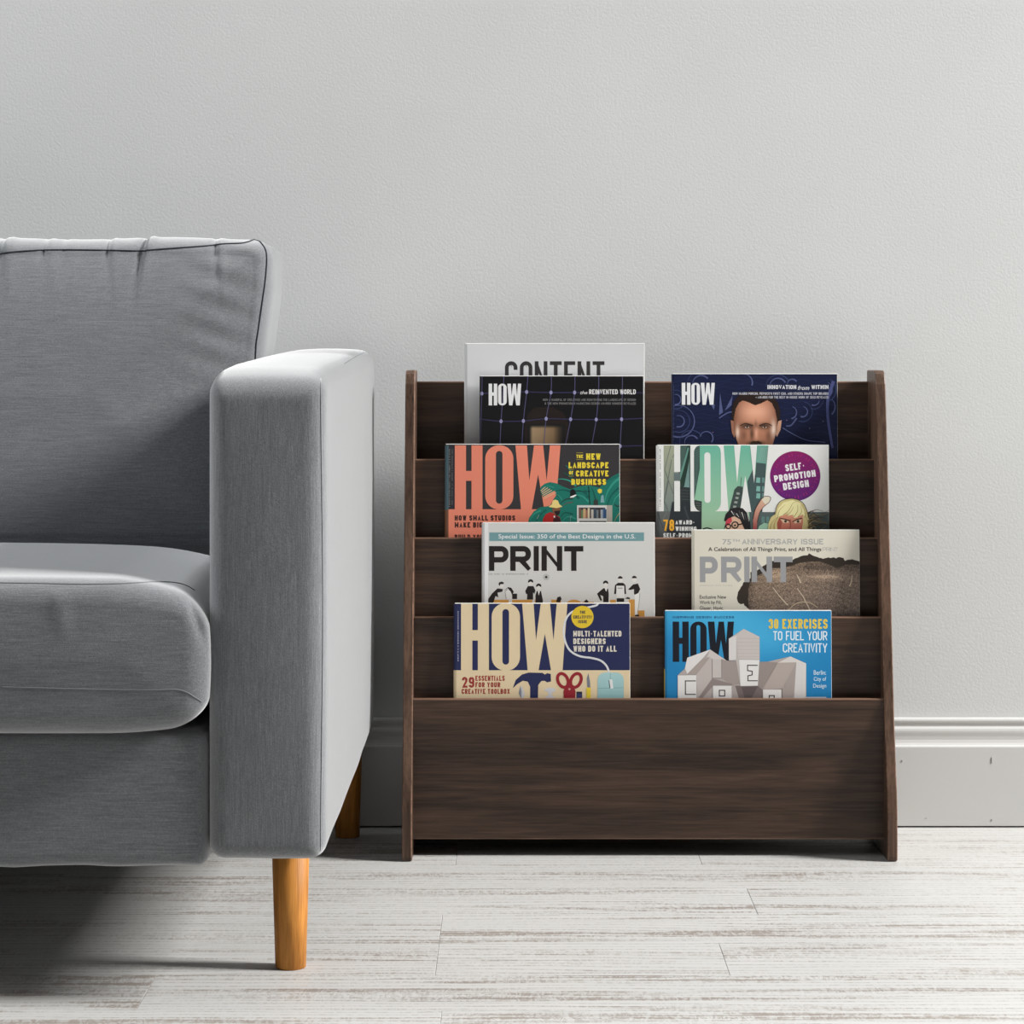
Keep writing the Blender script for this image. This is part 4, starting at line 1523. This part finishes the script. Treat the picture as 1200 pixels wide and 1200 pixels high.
# ---- third tier
def draw_print(c):
    c.crop(550, 600, 5.217)
    ik, og = (36, 31, 31), (202, 148, 74)
    c.rect(70, 60, 116, 900, (226, 226, 226))
    c.rect(122, 125, 1068, 177, (112, 152, 156))
    c.text('Special Issue: 350 of the Best Designs in the U.S.', 178, 136, 1015, 170, (226, 228, 228), 0.012)
    for ch, a, b in (('P', 120, 240), ('R', 250, 377), ('N', 441, 568), ('T', 580, 697)):
        c.caps(ch, a, 208, b, 359, 33, ik, k=7)
    c.rect(393, 208, 425, 359, ik)
    c.dashes(118, 360, 378.5, 7, (150, 148, 147), 14)
    # seed head
    for k in range(12):
        a = math.radians(k * 30)
        c.line([(470 + 7 * math.cos(a), 397 + 7 * math.sin(a)), (470 + 21 * math.cos(a), 397 + 21 * math.sin(a))], 2.5, (150, 148, 146))
    c.disc(470, 397, 7, ik, 7, 12)
    # desk row: chunky ochre letters
    for a, b in ((150, 240), (262, 385), (400, 440), (500, 560), (860, 895)):
        c.rect(a, 535, b, 700, og)
    c.poly(arc(640, 600, 66, 180, 360, 16), og)
    c.poly(arc(640, 600, 36, 180, 360, 16), (206, 205, 202))
    c.rect(975, 533, 1010, 700, og)
    c.rect(1030, 600, 1070, 700, (196, 140, 68))
    c.rect(690, 548, 760, 700, og)

    def person(x, y, body, shirt, hair=ik, white=False):
        c.poly(body, shirt)
        c.disc(x, y + 6, 14, (222, 218, 212), 17, 14)
        c.poly(arc(x, y, 16, 180, 360, 10) + [(x + 14, y + 6), (x, y - 3), (x - 14, y + 6)], hair)
    # leaning over the desk
    c.poly([(112, 700), (116, 530), (140, 496), (172, 466), (206, 470), (202, 486), (172, 492), (178, 520), (160, 512), (146, 560), (146, 700)], ik)
    c.disc(196, 446, 14, (222, 218, 212), 16, 14)
    c.poly([(178, 440), (184, 428), (200, 424), (212, 432), (208, 440), (190, 440), (186, 452)], ik)
    c.poly([(214, 478), (236, 458), (256, 462), (272, 486), (262, 505), (250, 480)], ik)
    c.poly([(212, 482), (234, 464), (252, 486), (260, 530), (226, 535)], (218, 217, 214))
    c.line([(234, 470), (218, 486), (226, 532)], 2.5, (70, 66, 66))
    c.rect(262, 498, 292, 530, ik)
    person(375, 426, [(342, 480), (358, 452), (392, 452), (404, 478), (398, 500), (390, 490), (390, 534), (352, 534), (354, 500), (346, 500)], ik)
    person(424, 452, [(404, 510), (412, 482), (438, 482), (450, 540), (440, 600), (406, 600)], ik)
    c.poly([(418, 480), (432, 480), (424, 510)], (222, 220, 216))
    c.poly([(530, 548), (538, 520), (556, 514), (564, 530), (552, 552)], ik)
    person(833, 434, [(780, 498), (810, 472), (822, 464), (848, 468), (852, 500), (850, 550), (818, 550), (818, 514), (800, 506), (812, 540), (800, 540)], ik)
    c.poly([(824, 460), (846, 460), (836, 486)], (222, 220, 216))
    c.poly([(884, 500), (890, 446), (908, 432), (940, 432), (954, 446), (958, 500), (948, 500), (944, 460), (900, 460), (896, 500)], ik)
    c.poly([(898, 450), (946, 450), (948, 524), (898, 524)], (222, 221, 218))
    c.disc(922, 412, 14, (222, 218, 212), 18, 14)
    c.poly(arc(922, 406, 15, 180, 360, 10), ik)
    c.rect(906, 462, 936, 466, (90, 88, 88))
    c.rect(900, 526, 946, 548, ik)
    c.poly([(970, 472), (1000, 442), (1030, 436), (1044, 470), (1030, 500), (1020, 516), (1006, 500), (1006, 470), (980, 476)], ik)
    c.disc(1008, 410, 13, (222, 218, 212), 17, 14)
    c.poly(arc(1008, 404, 15, 180, 360, 10), ik)
    c.poly([(1010, 505), (1042, 490), (1036, 560), (1026, 625), (1012, 625)], (226, 225, 222))
    c.line([(1042, 492), (1036, 560), (1026, 622)], 2.5, (120, 118, 116))
    c.poly([(1012, 628), (1034, 624), (1040, 636), (1010, 638)], ik)
    c.poly([(700, 545), (716, 532), (730, 548), (716, 556)], ik)
    c.poly([(950, 528), (966, 518), (984, 524), (978, 532)], ik)


def draw_anniversary(c):
    c.crop(795, 610, 5.217)
    rs = np.random.RandomState(21)
    outer = [(440, 560), (420, 530), (400, 508), (362, 502), (356, 452), (376, 420), (392, 380), (436, 352), (436, 312), (470, 312), (500, 290), (540, 262), (572, 248), (640, 250), (690, 246), (716, 228),
             (760, 218), (802, 204), (850, 222), (880, 232), (918, 226), (960, 228), (1000, 224), (1022, 246), (1060, 238), (1120, 256), (1120, 900), (460, 900)]
    inner = [(432, 552), (424, 480), (428, 400), (452, 352), (520, 318), (570, 290), (640, 288), (690, 276), (740, 258), (800, 250), (860, 250), (920, 270), (970, 290), (1020, 270), (1120, 268), (1120, 900), (440, 900)]
    jag = []
    for (xa, ya), (xb, yb) in zip(outer[:-3], outer[1:-2]):
        for t_ in (0, .33, .66):
            jag.append((xa + (xb - xa) * t_ + rs.uniform(-5, 5), ya + (yb - ya) * t_ + rs.uniform(-5, 5)))
    c.poly(jag + outer[-3:], (52, 44, 38))

    def inside(x, y, pp=inner):
        r = False
        for (xa, ya), (xb, yb) in zip(pp, pp[1:] + pp[:1]):
            if (ya > y) != (yb > y) and x < (xb - xa) * (y - ya) / (yb - ya) + xa:
                r = not r
        return r
    tab = rs.rand(400, 700)

    def wood(x, y):
        d = math.hypot((x - 700) / 1.5, y - 900)
        ring = 0.5 + 0.5 * math.sin(d / 5.0 + 2 * math.sin(x / 40.0))
        v = 0.47 + 0.19 * (tab[int(y / 1.7) % 400, int(x / 2.2) % 700] - 0.5) * 2 + 0.12 * (tab[int(y / 5) % 400, int(x / 7) % 700] - 0.5) + 0.05 * (ring - 0.5)
        v += 0.20 * math.exp(-((x - 600) / 60.0) ** 2 - ((y - 330) / 40.0) ** 2) + 0.20 * math.exp(-((x - 900) / 110.0) ** 2 - ((y - 345) / 18.0) ** 2)
        v -= 0.16 * math.exp(-((y - 285) / 26.0) ** 2) * (1 if x > 760 else 0.3)
        v -= 0.10 * math.exp(-((x - 430) / 30.0) ** 2)
        t_ = min(1, max(0, (x - 500) / 600 * 0.5 + (y - 300) / 300 * 0.5))
        w_ = (226 * v + 16, 200 * v + 10 + 4 * t_, 168 * v + 8 + 14 * t_)
        return [max(20, q) for q in w_]
    c.grid(420, 245, 1112, 620, 230, 125, wood, inside)
    for pts in ([(575, 408), (612, 455), (640, 488), (666, 516)], [(722, 328), (734, 352), (746, 380)], [(724, 414), (760, 462), (800, 542), (820, 600)], [(1060, 335), (1056, 370), (1044, 402)]):
        c.line(pts, 7, (206, 190, 166), taper=(0.5, 1.0))
    c.line(catmull([(670, 545), (720, 505), (790, 498), (850, 530)], 5), 5, (190, 172, 142))
    c.text('75', 268, 114, 322, 147, (166, 166, 164), 0.02)
    c.text('TH', 328, 114, 374, 130, (166, 166, 164), 0.02)
    c.caps('ANNIVERSARY ISSUE', 388, 112, 886, 146, 6.5, (166, 166, 164))
    c.text('A Celebration of All Things Print, and All Things', 182, 163, 873, 194, (44, 40, 38), 0.016)
    c.caps('PRINT', 880, 164, 974, 188, 2.6, (168, 168, 166))
    gy = (152, 152, 154)
    for ch, a, b in (('P', 130, 240), ('R', 260, 385), ('N', 446, 572), ('T', 582, 697)):
        c.caps(ch, a, 220, b, 376, 34, gy, k=7)
    c.rect(402, 220, 434, 376, gy)
    c.dashes(130, 330, 396, 6, (186, 183, 174), 15)
    c.text('Exclusive New', 128, 455, 292, 477, (50, 46, 42), 0.012)
    c.text('Work by Fili,', 128, 488, 262, 515, (50, 46, 42), 0.012)
    c.text('Glaser, Havic,', 128, 522, 276, 548, (50, 46, 42), 0.012)


# ---- lowest tier
def draw_toolbox(c):
    c.crop(520, 695, 5.217)
    nv, cr = (38, 43, 82), (222, 202, 166)
    c.rect(60, 55, 1150, 470, nv)
    c.how(106, 62, 756, 472, cr)
    c.dots(88, 110, 420, 5, (190, 190, 200), 8)
    c.line(catmull([(945, 62), (930, 76), (880, 88), (800, 108), (758, 140), (738, 190), (734, 240), (744, 300), (774, 352), (830, 384), (905, 396), (960, 412), (996, 446), (1012, 490)], 6), 12, (214, 214, 216))
    c.disc(848, 146, 68, (222, 190, 52), 68, 40)
    c.caps('THE', 832, 108, 866, 126, 4.2, (58, 54, 70))
    c.caps('CREATIVITY', 792, 137, 906, 156, 4.2, (58, 54, 70))
    c.caps('ISSUE', 822, 165, 876, 184, 4.2, (58, 54, 70))
    tx = (222, 214, 200)
    c.caps('MULTI-TALENTED', 792, 230, 1086, 265, 9, tx)
    c.caps('DESIGNERS', 792, 276, 990, 311, 9, tx)
    c.caps('WHO DO IT ALL', 792, 321, 1056, 357, 9, tx)
    rd = (150, 52, 50)
    c.caps('29', 112, 511, 187, 576, 12.5, rd)
    c.caps('ESSENTIALS', 194, 503, 373, 535, 7.2, rd)
    c.caps('FOR YOUR', 194, 543, 346, 574, 7.2, rd)
    c.caps('CREATIVE TOOLBOX', 110, 583, 404, 614, 7.2, rd)
    # hammer
    c.poly([(422, 580), (440, 530), (478, 496), (520, 484), (604, 486), (618, 496), (632, 488), (654, 492), (656, 538), (632, 544), (616, 534), (596, 536), (578, 560), (574, 700), (528, 700), (528, 570), (514, 540),
            (484, 534), (450, 554)], nv)
    # knife blade, bottle top
    c.poly([(458, 610), (468, 565), (482, 575), (496, 620), (480, 645)], (196, 196, 200))
    c.poly([(458, 610), (468, 565), (476, 600), (474, 640)], (130, 134, 144))
    c.poly([(612, 590), (640, 576), (676, 578), (686, 596), (664, 604), (660, 622), (684, 640), (684, 700), (620, 700), (622, 636), (640, 620), (636, 602)], (204, 204, 208))
    c.rect(622, 640, 684, 700, (178, 178, 186))
    # scissors
    for cx_, rt in ((728, -24), (808, 24)):
        ca, sa = math.cos(math.radians(rt)), math.sin(math.radians(rt))
        pts = [(cx_ + 30 * math.cos(t_) * ca - 44 * math.sin(t_) * sa, 532 + 30 * math.cos(t_) * sa + 44 * math.sin(t_) * ca) for t_ in np.linspace(0, 2 * math.pi, 25)[:-1]]
        c.line(pts, 19, (146, 36, 46), True)
    c.poly([(742, 566), (768, 545), (796, 566), (806, 600), (800, 700), (736, 700), (732, 600)], (146, 36, 46))
    c.disc(768, 585, 7, (196, 150, 140), 7, 12)
    c.rect(810, 600, 846, 700, (58, 62, 104))
    c.rect(814, 600, 842, 612, (40, 40, 56))
    # craft knife
    c.poly([(878, 572), (874, 520), (884, 488), (894, 540), (896, 580)], (120, 124, 136))
    c.rect(872, 575, 898, 700, (226, 198, 58))
    # computer mouse
    c.poly(rounded([(940, 720), (940, 484), (1100, 484), (1100, 720)], [0, 46, 46, 0], True, 7), (150, 190, 192), ((166, 202, 202), (138, 182, 186)))
    c.line([(942, 580), (1098, 576)], 2.5, (118, 156, 160))
    c.line([(1018, 486), (1018, 530)], 2.5, (118, 156, 160))
    c.poly(rounded([(1008, 526), (1030, 526), (1036, 582), (1016, 582)], [5, 5, 5, 5], True, 3), (222, 226, 226))
    c.line([(1010, 530), (1016, 578)], 4, (70, 80, 84))


def draw_blocks(c):
    c.crop(765, 705, 5.217)

    def sky(x, y):
        g_ = math.exp(-((x - 640) / 330.0) ** 2 - ((y - 230) / 150.0) ** 2)
        e = math.exp(-((x - 300) / 420.0) ** 2 - ((y - 60) / 130.0) ** 2)
        b = (30, 126, 182)
        return [b[0] + 34 * g_ + 38 * e, b[1] + 38 * g_ + 44 * e, b[2] + 30 * g_ + 34 * e]
    c.grid(60, 50, 1130, 1600, 60, 90, sky)
    c.rect(58, 50, 74, 410, (26, 30, 40))
    c.rect(58, 410, 74, 1600, (186, 162, 60))
    c.caps('INSPIRING DESIGN SUCCESS', 122, 89, 497, 102, 3.0, (34, 66, 116), gap=2.2, k=2)
    c.how(121, 122, 496, 367, (20, 24, 34))
    c.caps('30 EXERCISES', 708, 106, 1068, 166, 11.5, (226, 196, 74))
    c.caps('TO FUEL YOUR', 735, 180, 1066, 236, 6.8, (226, 236, 242))
    c.caps('CREATIVITY', 794, 254, 1066, 310, 6.8, (226, 236, 242))
    c.text('Berlin:', 982, 418, 1058, 446, (206, 224, 234), 0.006)
    c.text('City of', 982, 459, 1058, 490, (206, 224, 234), 0.006)
    c.text('Design', 978, 500, 1058, 532, (206, 224, 234), 0.006)
    a, b, d, e = (206, 198, 194), (176, 166, 162), (142, 130, 128), (226, 224, 222)
    k = (40, 38, 40)
    # bodies behind
    c.poly([(195, 408), (210, 342), (350, 292), (452, 360), (520, 362), (520, 480), (700, 470), (650, 366), (700, 366), (840, 334), (936, 376), (936, 580), (930, 900), (150, 900), (150, 450)], b)
    c.poly([(195, 408), (210, 342), (350, 292), (300, 350), (210, 440)], (224, 220, 218))
    c.poly([(350, 292), (452, 360), (420, 350), (362, 350), (330, 340)], a)
    c.poly([(350, 340), (366, 350), (362, 468), (272, 590), (264, 446)], (190, 180, 176))
    c.poly([(210, 440), (300, 350), (350, 335), (264, 446)], (168, 156, 150))
    c.poly([(362, 350), (420, 350), (420, 466), (362, 466)], (196, 188, 184))
    c.poly([(420, 350), (452, 360), (520, 362), (540, 500), (480, 510), (420, 466)], (160, 148, 144))
    c.poly([(362, 468), (480, 500), (490, 510), (370, 510), (300, 590), (275, 590)], d)
    c.line([(362, 350), (362, 466), (420, 466), (420, 350)], 3, (120, 110, 108))
    # middle tower
    c.poly([(464, 226), (555, 166), (652, 214), (652, 370), (640, 512), (534, 512), (508, 360), (464, 358)], (190, 182, 178))
    c.poly([(464, 226), (510, 206), (508, 352), (464, 358)], (214, 210, 208))
    c.poly([(510, 206), (555, 166), (652, 214), (650, 356), (524, 352)], (198, 190, 186))
    for q in range(6):
        c.line([(514, 226 + q * 22), (650, 226 + q * 22)], 1.6, (176, 166, 162))
    # right block
    c.poly([(650, 366), (700, 366), (764, 372), (660, 540), (600, 480), (640, 512)], (150, 138, 134))
    c.poly([(668, 536), (764, 372), (876, 370), (790, 530)], (176, 164, 158))
    c.poly([(764, 372), (840, 334), (936, 376), (876, 370)], (214, 208, 204))
    c.poly([(876, 370), (936, 376), (932, 582), (900, 600), (840, 600)], (212, 208, 206))
    c.poly([(790, 530), (876, 370), (840, 900), (786, 900)], (166, 154, 150))
    c.poly([(480, 512), (534, 512), (640, 512), (668, 536), (668, 900), (480, 900)], (118, 106, 104))
    c.poly([(540, 520), (640, 516), (600, 590), (560, 590)], (96, 86, 86))
    # white end faces with letters
    for q in ([(152, 448), (264, 446), (272, 900), (152, 900)], [(366, 511), (480, 511), (484, 900), (366, 900)], [(526, 352), (650, 354), (640, 512), (534, 514)], [(672, 534), (784, 534), (784, 900), (672, 900)]):
        c.poly(q, e)
        c.line(q[:2], 2.5, (150, 142, 138))
    c.poly([(480, 511), (500, 506), (524, 590), (520, 900), (484, 900)], (170, 160, 156))
    c.line([(262, 483), (198, 483), (198, 565), (262, 565)], 6, k)
    c.line([(640, 388), (578, 388), (578, 420), (606, 424), (606, 446), (580, 452), (580, 482), (640, 482)], 6, k)
    c.line([(405, 540), (438, 540), (438, 575), (405, 575)], 6, k, True)
    c.line([(710, 640), (710, 572), (740, 572), (740, 640)], 6, k)
    c.rect(925, 580, 1058, 640, (190, 186, 188))


MAGS = [
    (544, 755, 403.0, 0, 3.5000, 0.0080, 1.0, 'pale grey magazine titled CONTENT behind the black one, tallest on the top tier', (206, 207, 208), draw_content, {}),
    (562, 754, 441.0, 0, 3.4805, 0.0070, 2.2, 'black HOW magazine with a violet net pattern, standing before the grey CONTENT magazine', (17, 16, 19), draw_net, {}),
    (787, 981, 438.5, 0, 3.4808, 0.0075, 3.2, "navy HOW magazine with swirling waves and a man's face, alone at the top right", (22, 28, 58), draw_waves, {}),
    (521, 726, 521.0, 1, 3.4490, 0.0060, 2.8, 'coral and charcoal HOW magazine with green jungle and yellow words THE NEW LANDSCAPE', (54, 52, 54), draw_coral, {'spine': (74, 98, 106)}),
    (769, 971, 522.0, 1, 3.4490, 0.0060, 2.8, 'white HOW magazine with a green city comic and purple SELF-PROMOTION DESIGN badge', (222, 222, 219), draw_city, {}),
    (564.5, 767, 613.0, 2, 3.4175, 0.0085, 2.4, 'white PRINT magazine with bold black title and a row of tiny office figures', (208, 207, 204), draw_print, {'spine': (180, 140, 80)}),
    (810.5, 1007, 621.5, 2, 3.4175, 0.0065, 2.8, 'cream PRINT anniversary magazine with grey title over a cut tree stump', (214, 209, 194), draw_anniversary, {}),
    (531.5, 738, 707.5, 3, 3.3890, 0.0055, 2.4, 'navy and cream HOW magazine with hammer, scissors and computer mouse on the lowest tier', (222, 202, 166), draw_toolbox, {'spine': (40, 46, 92)}),
    (778, 974, 716.0, 3, 3.3890, 0.0055, 2.4, 'bright blue HOW magazine with white paper houses and yellow words 30 EXERCISES', (30, 126, 182), draw_blocks, {'spine': (26, 30, 40)}),
]
for (x0, x1, top, row, yb, T, lean, label, base, fn, kw) in MAGS:
    make_magazine(x0, x1, top, row, yb, T, lean, label, base, fn, **kw)
